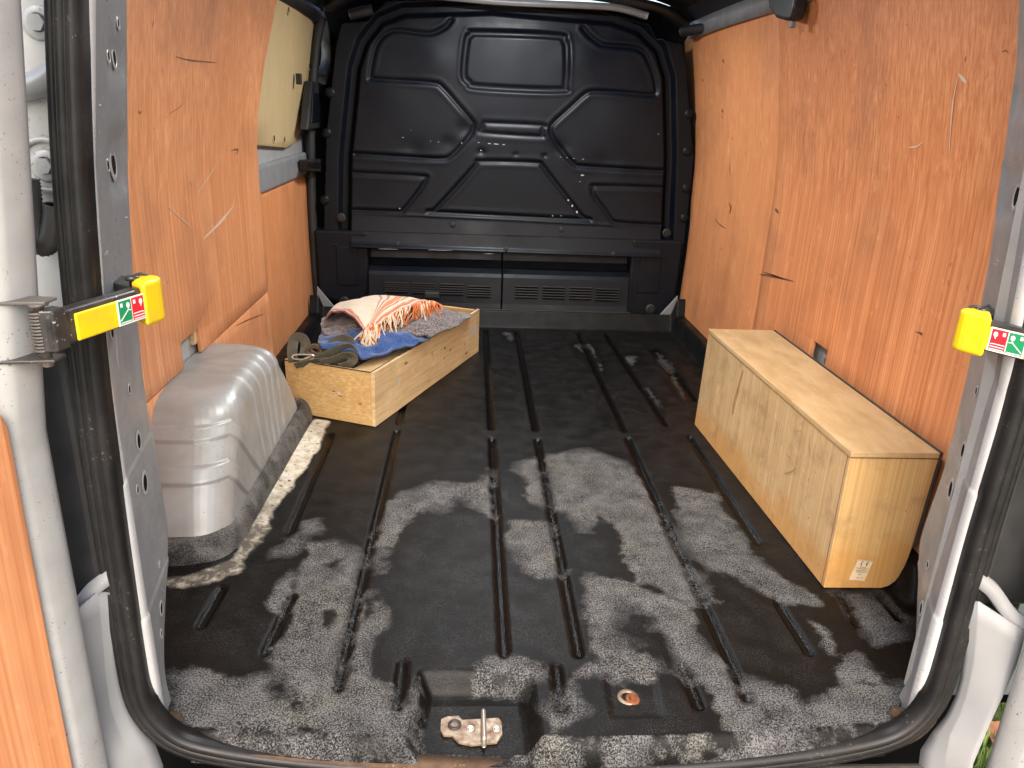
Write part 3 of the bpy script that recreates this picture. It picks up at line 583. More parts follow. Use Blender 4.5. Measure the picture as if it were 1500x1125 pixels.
bulk = bigmesh('bulkhead', np.c_[P[:,0], BY-D, P[:,1]], grid_faces(len(xs), len(zs), keep), van, 'bulkhead_paint')
tag(bulk, 'black pressed steel bulkhead with embossed panels'); solidify(bulk, .004, 1 if bulk.data.polygons[0].normal.y > 0 else -1)
for q in [(-0.2191,0.4435),(0.2687,0.4371),(-0.4634,0.3561),(0.021,0.3464),(0.5093,0.3375)]: bolt((q[0],2.455+.03*(q[1]>.4),q[1]), (0,-1,0), .011, bulk, 'black_plastic')
for q in [(-0.7161,0.456),(0.7553,0.4322)]: bolt((q[0],2.505,q[1]), (0,-1,0), .020, bulk, 'black_plastic')
for q in [(-0.7438,0.975),(0.8023,0.9478),(-0.7653,0.8121),(0.8114,0.7907),(-0.7859,0.5286),(0.8275,0.6322),(-0.7841,0.307),(0.8248,0.2821),(0.8331,0.5001)]: lathe('stud_pad', [(.022,-.004),(.020,.001),(.010,.002),(.0002,.0025)], bulk, 'bulkhead_paint', facing((q[0],2.507,q[1]), (0,-1,0)), 16)
# chips of paint knocked off where loads have struck it
bm = bmesh.new()
for x, z, l, h in [(p[0], p[1], l, h) for p, l, h in zip([(-0.4405,0.8057),(-0.321,0.7946),(-0.2866,0.7926),(-0.1858,0.7917),(-0.1112,0.7965),(-0.065,0.7938),(-0.0362,0.7926),(-0.0015,0.7916),(0.2506,0.7481),(0.28,0.7457),(0.3094,0.7445),(0.3507,0.7425),(0.3519,0.6736),(0.3443,0.6459),(-0.1012,0.7638),(0.2975,0.5613),(0.3169,0.5386),(0.3391,0.51),(-0.4579,0.5026),(-0.4051,0.8375),(0.6754,0.8597),(0.2298,0.4913),(0.2681,0.4925),(-0.4957,0.327),(-0.2808,0.3284),(-0.052,0.3181)], (.008,.006,.008,.006,.010,.016,.02,.014,.006,.006,.010,.008,.016,.006,.008,.008,.008,.010,.006,.004,.008,.004,.004,.10,.14,.05), (.002,.002,.002,.004,.002,.004,.0035,.003,.002,.002,.002,.003,.008,.003,.004,.009,.010,.014,.005,.002,.002,.006,.004,.0016,.0016,.0016))]:
    i_ = np.argmin((P[:,0]-x)**2+(P[:,1]-z)**2); y = BY-D[i_]-.0025
    k = 9; rr = [(.6+.7*random.random()) for _ in range(k)]
    bm.faces.new([bm.verts.new((x+l/2*rr[j]*math.cos(6.283*j/k), y, z+h/2*rr[j]*math.sin(6.283*j/k))) for j in range(k)])
ch = frombm('paint_chips', bm, bulk, 'chip_light'); solidify(ch, .0004); ch['kind'] = 'stuff'
# lower trim: recess, sloping vent panel, side blocks
pr_ = [(2.50,.40),(2.56,.385),(2.575,.33),(2.56,.275),(2.53,.245),(2.488,.225),(2.478,.21),(2.467,.09),(2.460,.055),(2.455,.02),(2.62,.02),(2.62,.40)]
half_l = prism('lower_trim', pr_, 'X', -.60, .008, van, 'bulkhead_paint', .004)
half_r = prism('lower_trim', pr_, 'X', .011, .60, van, 'bulkhead_paint', .004)
for s_2 in (-1, 1):
    ty = prism('side_block', [(s_2*.60,.02),(s_2*.83,.02) if s_2 > 0 else (s_2*.83,.10),(s_2*.84,.40),(s_2*.60,.40)], 'Y', 2.500, 2.60, van, 'bulkhead_paint', .012, 3)
    prism('raised_pad', [(s_2*.645,.15),(s_2*.745,.15),(s_2*.745,.33),(s_2*.645,.33)], 'Y', 2.496, 2.51, ty, 'bulkhead_paint', .005, 3)
    bolt((s_2*.715,2.498,.075), (0,-1,0), .024, ty, 'black_plastic', 'anchor_ring')
    prism('corner_steel', [(s_2*.755,.055),(s_2*.835,.055),(s_2*.83,.15)], 'Y', 2.466, 2.476, van, 'white_paint', .002)
vb = [((405,135),(495,175)),((508,138),(595,180)),((612,140),(697,185)),((712,147),(797,193)),((887,147),(970,197)),((988,150),(1070,200)),((1087,152),(1167,202)),((1183,157),(1268,207))]
vpx = [(-0.5286,0.1773),(-0.4183,0.1296),(-0.4018,0.1769),(-0.2941,0.1265),(-0.2732,0.1778),(-0.1669,0.1234),(-0.149,0.1723),(-0.0414,0.1164),(0.0694,0.1781),(0.1766,0.1168),(0.1962,0.1776),(0.3034,0.1162),(0.321,0.1784),(0.4268,0.1167),(0.4428,0.1752),(0.5561,0.1135)]
for k in range(8):
    (x0, z1), (x1, z0) = vpx[2*k], vpx[2*k+1]; par = half_l if k < 4 else half_r
    n = 5
    for j in range(n):
        z = z0+(j+.5)*(z1-z0)/n; y = 2.4665+(z-.09)/.12*.010
        box('vent_louvre', ((x0+x1)/2, y-.0035, z+.003), (x1-x0, .009, .0045), par, 'black_plastic', .0015)
        box('vent_slot', ((x0+x1)/2, y-.0006, z-.004), (x1-x0-.004, .003, .006), par, 'dark_hole', 0)
box('trim_edge', (0,2.452,.066), (1.22,.012,.006), van, 'black_plastic', .002)
box('trim_clip', (-.31,2.455,.128), (.07,.03,.03), half_l, 'black_plastic', .006)

# ---- roof, rails, header
rp = [(-.80,1.30),(-.74,1.365),(-.60,1.405),(-.3,1.425),(0,1.43),(.3,1.425),(.60,1.405),(.74,1.365),(.80,1.30)]
bm = bmesh.new(); ro = rp+[(p[0]*1.06, p[1]+.05) for p in rp[::-1]]
o = prism('roof_lining', ro, 'Y', .05, 2.60, van, 'roof_lining')
for s_2, x_, nm in ((1,.795,'roof_rail'),(-1,-.795,'roof_rail')):
    pth = [(x_,.15,1.285+0*.01),(x_,1.0,1.285),(x_,2.0,1.283),(x_*.995,2.40,1.275),(x_*.985,2.52,1.27)]
    sweep(nm, catmull(pth, 4), [(-.022,-.028),(.012,-.022),(.020,.0),(.014,.026),(-.03,.034)], van, 'pillar_paint' if s_2 > 0 else 'black_plastic')
xm = catmull([(-0.5114,2.46,1.3684),(-0.0725,2.46,1.3476),(0.2897,2.46,1.3481),(0.4448,2.46,1.3446),(0.5689,2.46,1.3193)], 5)
sweep('roof_bow', xm, [(-.02,-.012),(.02,-.012),(.02,.012),(-.02,.012)], van, 'pillar_paint')
for px_, s_2 in (([(-0.6419,2.44,1.2715),(-0.5515,2.44,1.2952)], -1), ([(0.7179,2.44,1.2675),(0.7904,2.3,1.2742)], 1)):
    a, c = np.array(px_[0]), np.array(px_[1]); sweep('roof_corner_tube', catmull([a, (a+c)/2, c], 5), circ(.020, 14), van, 'black_plastic')
for s_2 in (-1, 1): sweep('headliner_edge', catmull([(s_2*.74,2.50,1.30),(s_2*.60,2.44,1.352),(s_2*.3,2.43,1.385),(0,2.43,1.392)], 6), [(-.03,-.014),(.03,-.014),(.03,.014),(-.03,.014)], van, 'black_plastic')
# black plastic lever hanging at the right roof rail
hk = [(1.584,1.3467),(1.4956,1.2547),(1.4353,1.225),(1.3584,1.2109),(1.3181,1.2073),(1.3028,1.2384),(1.3045,1.3094)]
prism('roof_handle', hk, 'X', .735, .775, van, 'black_plastic', .01, 3)
q = [(1.3444,1.2009)][0]; box('handle_tip', (.755,q[0],q[1]), (.015,.02,.02), van, 'pillar_paint', .003)
box('rear_header', (0,.05,1.40), (1.5,.16,.14), van, 'silver_paint', .01)
# roof load lamp near the bulkhead; second rear lamp added to brighten upper walls
for ly in (.75, 1.95):
    ll = box('load_and_fill_lamp', (0,ly,1.415), (.30,.07,.02), van, 'lens', .004)
    box('lamp_lens', (0,ly,1.4035), (.27,.05,.004), ll, 'lamp_glow', .001)
    ld_ = bpy.data.lights.new('load_and_fill_light', 'AREA'); ld_.shape = 'RECTANGLE'; ld_.energy = 3.2 if ly < 1 else 6.0; ld_.size = .27; ld_.size_y = .05; ld_.color = (.94,.97,1)
    lo = bpy.data.objects.new('load_and_fill_light', ld_); COL.objects.link(lo); lo.location = (0,ly,1.398); lo.parent = van

# ---- left sliding door metal, brackets, tube
box('door_inner_skin', (-.895,2.12,.62), (.03,.90,1.3), van, 'silver_paint', .004)
box('door_rail', (-.868,2.10,.685), (.03,.80,.095), van, 'pillar_paint', .012, seg=3)
sweep('door_seal_tube', catmull([(-.845,2.535,.0),(-.850,2.535,.3),(-.846,2.535,.62),(-.832,2.535,.9),(-.80,2.535,1.15),(-.765,2.52,1.27)], 6), circ(.020, 12), van, 'black_plastic', up=(1,0,0))
q = [(2.5991,1.2839),(2.7401,1.1886),(2.7146,1.09),(2.5755,1.0274)]
sweep('window_pillar', catmull([(-.80,p[0]+.05,p[1]) for p in q], 5), [(-.02,-.02),(.02,-.02),(.02,.02),(-.02,.02)], van, 'white_paint', up=(1,0,0))
q = [(2.4334,1.0186),(2.7827,1.0157),(2.8657,0.9342),(2.735,0.8289),(2.2892,0.8311)]
bb = prism('door_bracket', q, 'X', -.835, -.80, van, 'black_plastic', .008, 3)
q = [(2.4099,0.9749),(2.6059,0.9688),(2.5455,0.8577),(2.3505,0.8568)]; prism('bracket_recess', q, 'X', -.806, -.794, bb, 'bulkhead_paint', .003)
q = [(2.2954,0.7143),(2.7273,0.6914),(2.712,0.6317),(2.3105,0.67)]; lc = prism('door_latch', q, 'X', -.845, -.80, van, 'black_plastic', .004)
q = [(2.269,0.7066),(2.5026,0.6902),(2.4968,0.6677),(2.2641,0.6883)]; prism('latch_slot', q, 'X', -.803, -.795, lc, 'dark_hole')
box('window_clip', (-.815,2.24,1.02), (.02,.02,.04), van, 'black_plastic', .002)

# ---- body shell that closes the load bay
for s_2 in (-1, 1): box('body_side', (s_2*.955,1.42,.645), (.04,2.6,1.53), van, 'silver_paint', .01)
box('cab_closure', (0,2.80,.60), (1.9,.04,1.6), van, 'dark_hole', .01)
box('body_floor', (0,1.42,-.15), (1.66,2.6,.16), van, 'dark_hole', .0)
box('roof_skin', (0,1.40,1.50), (1.86,2.75,.03), van, 'silver_paint', .01)

# ---- rear pillars
def XS(z): return np.interp(z, [-.2,.0,.6,.87,1.05,1.4], [.625,.625,.628,.608,.582,.53])
ZL, XL = [0,.17,.36,.52,.70,.84,1.07,1.3], [.632,.653,.656,.660,.654,.643,.615,.575]
ZR, XR = [0,.18,.38,.60,.755,1.04,1.3], [.635,.685,.703,.698,.688,.655,.60]
def pil_sec(z, ZX, XI):
    x0 = XS(z); xi = np.interp(z, ZX, XI); yi = .05+.13*float(sm(np.array(z), .02, .26))
    c = [np.array(p) for p in ((x0+.03,-.010),(x0+.014,-.014),(x0+.005,-.0135),(x0+.000,-.009),(x0-.0015,-.002),(x0+.000,.008),(x0+.004,.019))]
    a = c[-1]; e = np.array((xi, yi)); st = .0022*(1-float(sm(np.array(z), .203, .208)))+.0022*(1-float(sm(np.array(z), .432, .437)))
    f1 = []
    for k in np.linspace(.06, .94, 12):
        p = a+(e-a)*k; dep = 0
        for zc, r, d_ in ((.862,.045,.006),(.995,.028,.004)):
            dep += d_*float(sm(np.array(k), .3, .42)*sm(np.array(z), zc-r, zc-r+.012)*(1-sm(np.array(z), zc+r-.012, zc+r)))
        f1.append(p+np.array((dep, 0)))
    prof = [p-np.array((st, 0)) for p in c+f1+[e]]
    prof += [prof[-1]+np.array((.004,.004)), prof[-1]+np.array((.03,.006))]
    return prof
def pillar(side, ZX, XI):
    zsv = np.concatenate([np.linspace(-.02, .19, 16), np.linspace(.195,.215,7), np.linspace(.225,.42,12), np.linspace(.426,.444,7), np.linspace(.455,1.38,70)]); V = []
    for z in zsv: pr = pil_sec(z, ZX, XI); V += [(side*p[0], p[1], z) for p in pr]
    o = bigmesh('rear_pillar', np.array(V), grid_faces(len(zsv), len(pr)), van, 'pillar_paint'); o.data.materials.append(MATS['pillar_sky_lit'])
    nb = len(pr)-1; mi = np.zeros(len(o.data.polygons), np.int32); j = np.arange(len(mi)) % nb; mi[j < 5] = 1; o.data.polygons.foreach_set('material_index', mi); return o  # rolled edge beside the seal gets the paler sky-lit copy
pil_l = pillar(-1, ZL, XL); pil_r = pillar(1, ZR, XR)
tag(pil_l, 'scratched grey rear door pillar on the left'); tag(pil_r, 'scratched grey rear door pillar on the right')
def pil_pt(side, z, f, ZX, XI):
    pr = pil_sec(z, ZX, XI)[6:20]; k = f*(len(pr)-1); i = min(int(k), len(pr)-2); p = pr[i]+(pr[i+1]-pr[i])*(k-i); t_ = pr[-1]-pr[0]
    n = Vector((-side*t_[1], t_[0], 0)).normalized(); return Vector((side*p[0], p[1], z))+n*.0006, n
for z, f_, r, k in ((.645,.12,.006,1.3),(.54,.45,.005,1.2),(.452,.5,.009,1.3),(.385,.45,.011,1.25),(.395,.2,.005,1.2),(.228,.55,.004,1.2),(.160,.55,.008,1.2),(.125,.5,.005,1.3),(.862,.62,.011,1.4),(.862,.45,.005,1.3),(.998,.62,.008,1.3),(.998,.42,.005,1.2),(1.04,.65,.005,1.2)):
    p, n = pil_pt(-1, z, f_, ZL, XL); hole(p, n, r, pil_l, 'silver_paint', k)
for z, f_, r, k in ((.63,.35,.006,1.2),(.56,.5,.005,1.2),(.46,.45,.009,1.25),(.385,.5,.011,1.25),(.385,.25,.005,1.2),(.24,.5,.005,1.2),(.165,.5,.008,1.25),(.125,.45,.005,1.25),(.862,.5,.011,1.4)):
    p, n = pil_pt(1, z, f_, ZR, XR); hole(p, n, r, pil_r, 'silver_paint', k)
for side, ZX, XI, par in ((-1,ZL,XL,pil_l),(1,ZR,XR,pil_r)):
    bm = bmesh.new()
    for i in range(46):
        z = .06+random.random()*.92; f_ = .08+random.random()*.86; p, n = pil_pt(side, z, f_, ZX, XI)
        l = .0015+random.random()**5*.016; wd = .0005+random.random()*.0009; a = random.random()*3.14; tt = Vector((0,1,0))-n*n.y; tt.normalize(); u = n.cross(tt); d1 = tt*math.cos(a)+u*math.sin(a); d2 = n.cross(d1)
        bm.faces.new([bm.verts.new(p+d1*l*s1+d2*wd*s2) for s1, s2 in ((-1,-.2),(-.2,-1),(.7,-.7),(1,.3),(.1,1),(-.8,.6))])
    sc = frombm('paint_scratches', bm, par, 'chip_light'); sc['kind'] = 'stuff'

# ---- door seal all round the opening
def bowY(x): return -.022-.030*(1-min(1, abs(x)/.62)**2)
def lowz(x): return -.043+.028*(abs(x)/.56)**2.4
def seal_x(z, side):
    k = [(1.45,.525),(1.25,.552),(1.05,.583),(.86,.606 if side < 0 else .611),(.62,.622 if side < 0 else .632),(.38,.626),(.1,.627),(0,.627)]
    return np.interp(z, [p[0] for p in k[::-1]], [p[1] for p in k[::-1]])
def smooth1(y, n=3):
    y = np.array(y, float)
    for _ in range(n): y[1:-1] = (y[:-2]+2*y[1:-1]+y[2:])/4
    return y
halves_ = []
for side in (-1, 1):
    zv = np.arange(1.40, .104, -.03); xv = smooth1([seal_x(z, side) for z in zv], 6); pts = [(side*x, -.022, z) for x, z in zip(xv, zv)]
    for a_ in np.linspace(.06, 1.40, 14): pts.append((side*(.627-.095*(1-math.cos(a_))), -.022-.010*(a_/1.4), .095-.105*math.sin(a_)))
    for x in np.linspace(.49, 0, 16): pts.append((side*x, bowY(x), lowz(x)))
    halves_.append(np.array(pts))
path = np.vstack([halves_[0], halves_[1][::-1][1:]])
for _ in range(6): path[1:-1] = (path[:-2]+2*path[1:-1]+path[2:])/4
prof = [(.000,.006),(.003,.013),(.009,.016),(.015,.013),(.017,.006),(.019,.009),(.025,.012),(.030,.009),(.032,.003),(.035,.006),(.040,.006),(.043,.001),(.043,-.016),(.000,-.016)]
V = []; n = len(path); m = len(prof)
cen = np.array((0, 0, .6))
for i in range(n):
    tt = path[min(i+1,n-1)]-path[max(i-1,0)]; tt /= np.linalg.norm(tt); out = np.cross(np.array((0,1,0)), tt); out[1] = 0; out /= np.linalg.norm(out)
    if out@(path[i]-cen) < 0: out = -out
    for a, h in prof: V.append(path[i]+out*a+np.array((0,-h,0)))
F = [(i*m+j, (i+1)*m+j, (i+1)*m+(j+1) % m, i*m+(j+1) % m) for i in range(n-1) for j in range(m)]
sl = mesh('door_seal', V, F, van, 'rubber', True); tag(sl, 'black rubber door seal running round the rear opening')

# ---- jamb behind the seal: silver panel, hinge bolts, lamp housing, hose
for s_2 in (-1, 1):
    jb = prism('door_jamb', [(s_2*.64,.02),(s_2*.64,.55),(s_2*.62,.9),(s_2*.56,1.4),(s_2*.95,1.4),(s_2*.95,.02)], 'Y', .03, .06, van, 'silver_paint', .002)
    sweep('jamb_rib', catmull([(s_2*.63,.022,.99),(s_2*.66,.02,.965),(s_2*.70,.02,.955),(s_2*.75,.022,.965)], 5), circ(.016, 10), jb, 'silver_paint')
    lh = box('lamp_housing', (s_2*.735,.005,.44), (.14,.06,.46) if s_2 < 0 else (.14,.05,.40), van, 'black_plastic', .012, seg=3)
    for z, r in ((.865,.020),(1.03,.020)): bolt((s_2*(.678 if z < .9 else .66), .029, z), (0,-1,0), r, jb, 'silver_paint', 'hinge_bolt')
    lathe('pressed_boss', [(.036,.0),(.034,.004),(.030,.0045),(.028,.002)], jb, 'silver_paint', facing((s_2*.678,.029,.865),(0,-1,0)), 24)
    for z, r in ((.255,.012),(.21,.016)): bolt((s_2*(.67+.03*(z < .23)), .005, z-.03), (0,-1,.2), r, jb, 'steel', 'hinge_bolt')
    box('lower_hinge_recess', (s_2*.70,.02,.22), (.13,.03,.14), jb, 'black_plastic', .006)
    sweep('hinge_arm', catmull([(s_2*.645,-.01,.30),(s_2*.68,-.02,.275),(s_2*.715,-.035,.235),(s_2*.76,-.05,.215)], 6), [(-.010,-.018),(.010,-.018),(.014,0),(.010,.018),(-.010,.018)], van, 'pillar_paint', up=(0,1,0))
hz = [(-0.6899,0,0.8507),(-0.6912,0,0.8192),(-0.6912,0,0.7896),(-0.6861,0,0.77),(-0.6752,0,0.7755),(-0.6647,0,0.799),(-0.6596,0,0.8202)]
hp_ = catmull(hz, 14); scl = [1+.13*(i % 2) for i in range(len(hp_))]
sweep('cable_hose', hp_, circ(.0135, 12), van, 'hose', up=(0,1,0), scale=scl)

# ---- bumper and its silver corner pieces
bm = bmesh.new(); bp = [(-.02,-.075),(-.20,-.085),(-.22,-.11),(-.22,-.35),(-.02,-.35)]
bmp = prism('bumper', bp, 'X', -.66, .66, van, 'bumper_plastic', .01)
for i in range(20): box('tread_rib', (-.60+i*.063,-.11,-.078), (.018,.15,.008), bmp, 'bumper_plastic', .002)
def corner(name, A, B, C_, mat='white_paint'):
    # A seal-side line, B crease line, C outer line; each a list of 3-D points, lofted
    n = 14; rs = []
    for l in (A, B, C_):
        l = catmull(l, 6); d = np.r_[0, np.cumsum(np.linalg.norm(np.diff(l, axis=0), axis=1))]; s = np.linspace(0, d[-1], n)
        rs.append(np.stack([np.interp(s, d, l[:,k]) for k in range(3)], 1))
    rows = [rs[0]+(rs[1]-rs[0])*k for k in (0,.5,.94)]+[rs[1]]+[rs[1]+(rs[2]-rs[1])*k for k in (.05,.4,.8,1)]
    V = np.vstack(rows); o = mesh(name, V, grid_faces(len(rows), n), van, mat, True); solidify(o, .003, 0); return o
cl_ = corner('bumper_corner', [(-0.6547,-0.02,0.2631),(-0.6672,-0.02,0.117),(-0.6577,-0.02,0.0308),(-0.6299,-0.02,-0.0274),(-0.62,-0.03,-0.0855),(-0.6412,-0.04,-0.2075)],
       [(-0.671,-0.035,0.2736),(-0.6772,-0.035,0.1738),(-0.6819,-0.035,0.1107),(-0.68,-0.036,0.0394),(-0.6709,-0.04,0.0176),(-0.6531,-0.055,-0.0442),(-0.674,-0.06,-0.1825)],
       [(-0.6866,-0.075,0.2677),(-0.6961,-0.075,0.2179),(-0.6983,-0.08,0.1501),(-0.6988,-0.085,0.0925),(-0.7033,-0.09,0.0462),(-0.714,-0.095,-0.0009),(-0.7437,-0.1,-0.1324)])
cr_ = corner('bumper_corner', [(0.6456,-0.02,0.2512),(0.6769,-0.02,0.105),(0.6704,-0.02,0.0202),(0.6445,-0.02,-0.0384),(0.6451,-0.03,-0.1037),(0.6815,-0.04,-0.2355)],
       [(0.6582,-0.035,0.2608),(0.6773,-0.035,0.1584),(0.6827,-0.035,0.1001),(0.6824,-0.036,0.0423),(0.6716,-0.04,0.019),(0.6655,-0.055,-0.0473),(0.7077,-0.06,-0.2118)],
       [(0.726,-0.06,0.2239),(0.7291,-0.06,0.1723),(0.7213,-0.065,0.1303),(0.7087,-0.07,0.067),(0.6991,-0.075,0.0161),(0.6922,-0.08,-0.0331),(0.7167,-0.09,-0.1755)])
tag(cl_, 'silver bumper end cap below the left door'); tag(cr_, 'silver bumper end cap below the right door')
# rust and grit caught in the lower corners of the opening
for s_2 in (-1, 1):
    bm = bmesh.new(); bmesh.ops.create_icosphere(bm, subdivisions=3, radius=1)
    for v in bm.verts:
        k = 1+.35*mnoise.noise(v.co*3); v.co = Vector((s_2*.612+v.co.x*.020*k, .004+v.co.y*.018*k, .0+v.co.z*.010*k))
    frombm('corner_grit', bm, van, 'sill_dirt', True)

# ---- rear doors, open
def rear_door(side, hx, hy, ang, zply):
    d = np.array((side*math.sin(ang), -math.cos(ang))); nn = np.array((-side*math.cos(ang), -math.sin(ang)))   # along door / towards inside
    def Wp(s, t, z):                                       # s from hinge edge, t thickness inward(+)
        lean = -.10*max(0, z-.55)**1.0*1.1*side if True else 0
        q = np.array((hx, hy))+d*s+nn*t; return (q[0]+lean, q[1], z)
    zz = [-.35,-.1,.2,.4,.55,.7,.85,1.0,1.2,1.38]
    pf = [(.0,-.09),(-.010,-.06),(-.012,-.020),(-.011,-.010),(-.007,-.004),(.0,-.001),(.008,.0),(.034,-.001),(.042,-.004),(.047,-.011),(.052,-.017),(.07,-.018),(.75,-.018),(.76,-.05),(.76,-.09)]
    V = []; m = len(pf)
    for z in zz: V += [Wp(s, t, z) for s, t in pf]
    F = [(i*m+j, (i+1)*m+j, (i+1)*m+(j+1) % m, i*m+(j+1) % m) for i in range(len(zz)-1) for j in range(m)]+[tuple(range(m)), tuple((len(zz)-1)*m+j for j in range(m))]
    o = mesh('rear_door', V, F, van, 'silver_paint', False); b_ = bmesh.new(); b_.from_mesh(o.data); bmesh.ops.recalc_face_normals(b_, faces=b_.faces); b_.to_mesh(o.data); b_.free()
    o.data.polygons.foreach_set('use_smooth', [True]*len(o.data.polygons))
    bm = bmesh.new(); pv_ = []
    poly = [(.056,-.34),(.054,.2),(.050,.45),(.052,zply-.03),(.060,zply-.008),(.08,zply),(.70,zply),(.70,-.34)]
    va = [bm.verts.new(Wp(s, -.012, z)) for s, z in poly]; vb_ = [bm.verts.new(Wp(s, -.001, z)) for s, z in poly]; k = len(poly)
    bm.faces.new(va); bm.faces.new(vb_[::-1])
    for i in range(k): bm.faces.new((va[i], vb_[i], vb_[(i+1) % k], va[(i+1) % k]))
    p_ = frombm('plywood_panel', bm, o, 'ply_orange'); bevel_mod(p_, .002)
    return o, Wp
dl, WL = rear_door(-1, -.672, -.090, math.radians(16), .605)
dr, WR = rear_door(1, .712, -.09, math.radians(22), .06)
tag(dl, 'open silver rear door on the left with a plywood panel'); tag(dr, 'open silver rear door at the lower right edge')

# ---- yellow check straps
def strap(side, p_door, p_mid, p_end, zt, stick, nf_=.68, sf=(.40,.70)):
    r = empty('check_strap'); r.parent = van
    z = zt; a, b_, e = [np.array(p) for p in (p_door, p_mid, p_end)]
    t = (e-b_)/np.linalg.norm(e-b_); nrm = np.array((-t[1], t[0])); 
    if nrm@(np.array((-.142,-1.0))-b_) < 0: nrm = -nrm                  # towards the viewer side
    H_ = .043
    arm = lambda s, q, zz: (*(b_+t*s+nrm*q), zz)
    Ltot = np.linalg.norm(e-b_)
    def slab(name, s0, s1, q0, q1, z0, z1, mat, par, bev=.003, seg=2):
        bm = bmesh.new(); vs_ = [bm.verts.new(arm(s, q, zz)) for s in (s0, s1) for q in (q0, q1) for zz in (z0, z1)]
        for f in ((0,1,3,2),(4,6,7,5),(0,4,5,1),(2,3,7,6),(0,2,6,4),(1,5,7,3)): bm.faces.new([vs_[i] for i in f])
        o = frombm(name, bm, par, mat); bevel_mod(o, bev, seg); return o
    slab('arm', -.035, Ltot*.93, -.016, .004, z-H_/2, z+H_/2, 'strap_black', r, .004, 3)
    slab('cover', .0, Ltot*(nf_+.03), .0042, .0085, z-H_/2+.003, z+H_/2-.006, 'strap_yellow', r, .004, 3)
    # moulded yellow nose wrapped round the end
    ns = []
    for k in np.linspace(0, 1, 9):
        a_ = -math.pi/2+k*math.pi*.95
        ns.append((Ltot*.985-.020+.020*math.cos(a_)*1.0, -(.0165*math.sin(a_))-.006))
    outl = [(Ltot*nf_,.0125)]+ns+[(Ltot*(.80 if nf_ > .65 else .72),-.026)]
    bm = bmesh.new(); hgt = H_/2+.009
    va = [bm.verts.new(arm(s, q, z-hgt)) for s, q in outl]; vb_ = [bm.verts.new(arm(s, q, z+hgt)) for s, q in outl]; k = len(outl)
    bm.faces.new(va); bm.faces.new(vb_[::-1])
    for i in range(k): bm.faces.new((va[i], vb_[i], vb_[(i+1) % k], va[(i+1) % k]))
    o = frombm('nose', bm, r, 'strap_yellow'); bevel_mod(o, .006, 3, 40)
    # bracket back to the pillar
    bm = bmesh.new(); c0 = b_+t*Ltot*.78; px = np.array((side*.70, c0[1]+.10))
    pl = [c0-nrm*.012, b_+t*Ltot*.97-nrm*.014, px+np.array((0,.03)), px-np.array((0,.02))]
    bm_prism(bm, [tuple(p) for p in pl], 'Z', z-.018, z+.018); o = frombm('pillar_bracket', bm, r, 'strap_black'); bevel_mod(o, .002)
    pin = b_+t*Ltot*.80-nrm*.020
    lathe('pin', [(.0045,-.03),(.0045,.012),(.009,.012),(.009,.017),(.0002,.018)], r, 'strap_black', Matrix.Translation((pin[0],pin[1],z+.016)), 12)
    e2 = b_+t*Ltot*.97-nrm*.012; sweep('spring_wire', catmull([(pin[0],pin[1],z+.032),((pin[0]+e2[0])/2,(pin[1]+e2[1])/2,z+.034),(e2[0],e2[1],z+.027)], 5), circ(.0022, 6), r, 'strap_black')
    # sticker on the cover
    q0 = .0088; s0, s1 = Ltot*sf[0], Ltot*sf[1]
    z0, z1 = z-H_/2+.004, z+H_/2-.005
    st = slab('sticker', s0, s1, q0, q0+.0006, z0, z1, 'sticker_white', r, .0)
    mid = (s0+s1)/2; g_ = .0022
    halves = ((s0+g_, mid-g_*.4, stick[0]), (mid+g_*.4, s1-g_, stick[1]))
    for h0, h1, mt in halves:
        slab('sticker_field', h0, h1, q0+.0006, q0+.0010, z0+g_, z1-g_, mt, st, 0)
        wv_ = h1-h0; hv = z1-z0-2*g_; zz0 = z0+g_
        bm = bmesh.new()
        def line(u0, v0, u1, v1, th):
            p0 = np.array((h0+u0*wv_, zz0+v0*hv)); p1 = np.array((h0+u1*wv_, zz0+v1*hv)); dd = p1-p0; dd /= np.linalg.norm(dd); n2 = np.array((-dd[1], dd[0]))*th/2
            bm.faces.new([bm.verts.new(arm(p[0], q0+.0013, p[1])) for p in (p0+n2, p1+n2, p1-n2, p0-n2)])
        line(.05,.05,.95,.05,.0012); line(.12,.82,.30,.82,.0052)
        if mt == 'sticker_green': line(.05,.15,.72,.55,.0014); line(.72,.55,.95,.52,.0014)
        else: line(.05,.17,.95,.17,.0012); line(.05,.30,.85,.30,.0012); line(.85,.30,.95,.26,.0012)
        c_ = np.array((h0+.74*wv_, zz0+.76*hv)); bm.faces.new([bm.verts.new(arm(c_[0]+.0030*math.cos(a2), q0+.0013, c_[1]+.0038*math.sin(a2))) for a2 in np.linspace(0, 6.28, 11)[:-1]])
        line(.70,.55,.78,.70,.0012)
        o = frombm('pictogram', bm, st, 'sticker_white'); solidify(o, .0002)
    # door hinge with spring
    hp2 = np.array(p_door); M = Matrix.Translation((hp2[0],hp2[1],z-.004))
    helix = [(hp2[0]+.0105*math.cos(k*.5236), hp2[1]+.0105*math.sin(k*.5236), z-.026+k*.00034) for k in range(150)]
    sweep('coil_spring', helix, circ(.0017, 6), r, 'hose')
    lathe('spring_pin', [(.0002,-.04),(.006,-.04),(.006,.034),(.011,.034),(.011,.041),(.0002,.042)], r, 'steel', M, 12)
    for dz in (-.034, .036):
        bm = bmesh.new(); dd = np.array((side*.10, -.012))
        bm_prism(bm, [tuple(hp2+np.array((-side*.015,-.013))), tuple(hp2+np.array((-side*.017,.012))), tuple(hp2+dd+np.array((0,.03))), tuple(hp2+dd-np.array((0,.02)))], 'Z', z+dz-.002, z+dz+.002)
        o = frombm('hinge_plate', bm, r, 'strap_black' if dz < 0 else 'hose'); bevel_mod(o, .0012)
    bm = bmesh.new(); c1 = b_+t*(-.03)
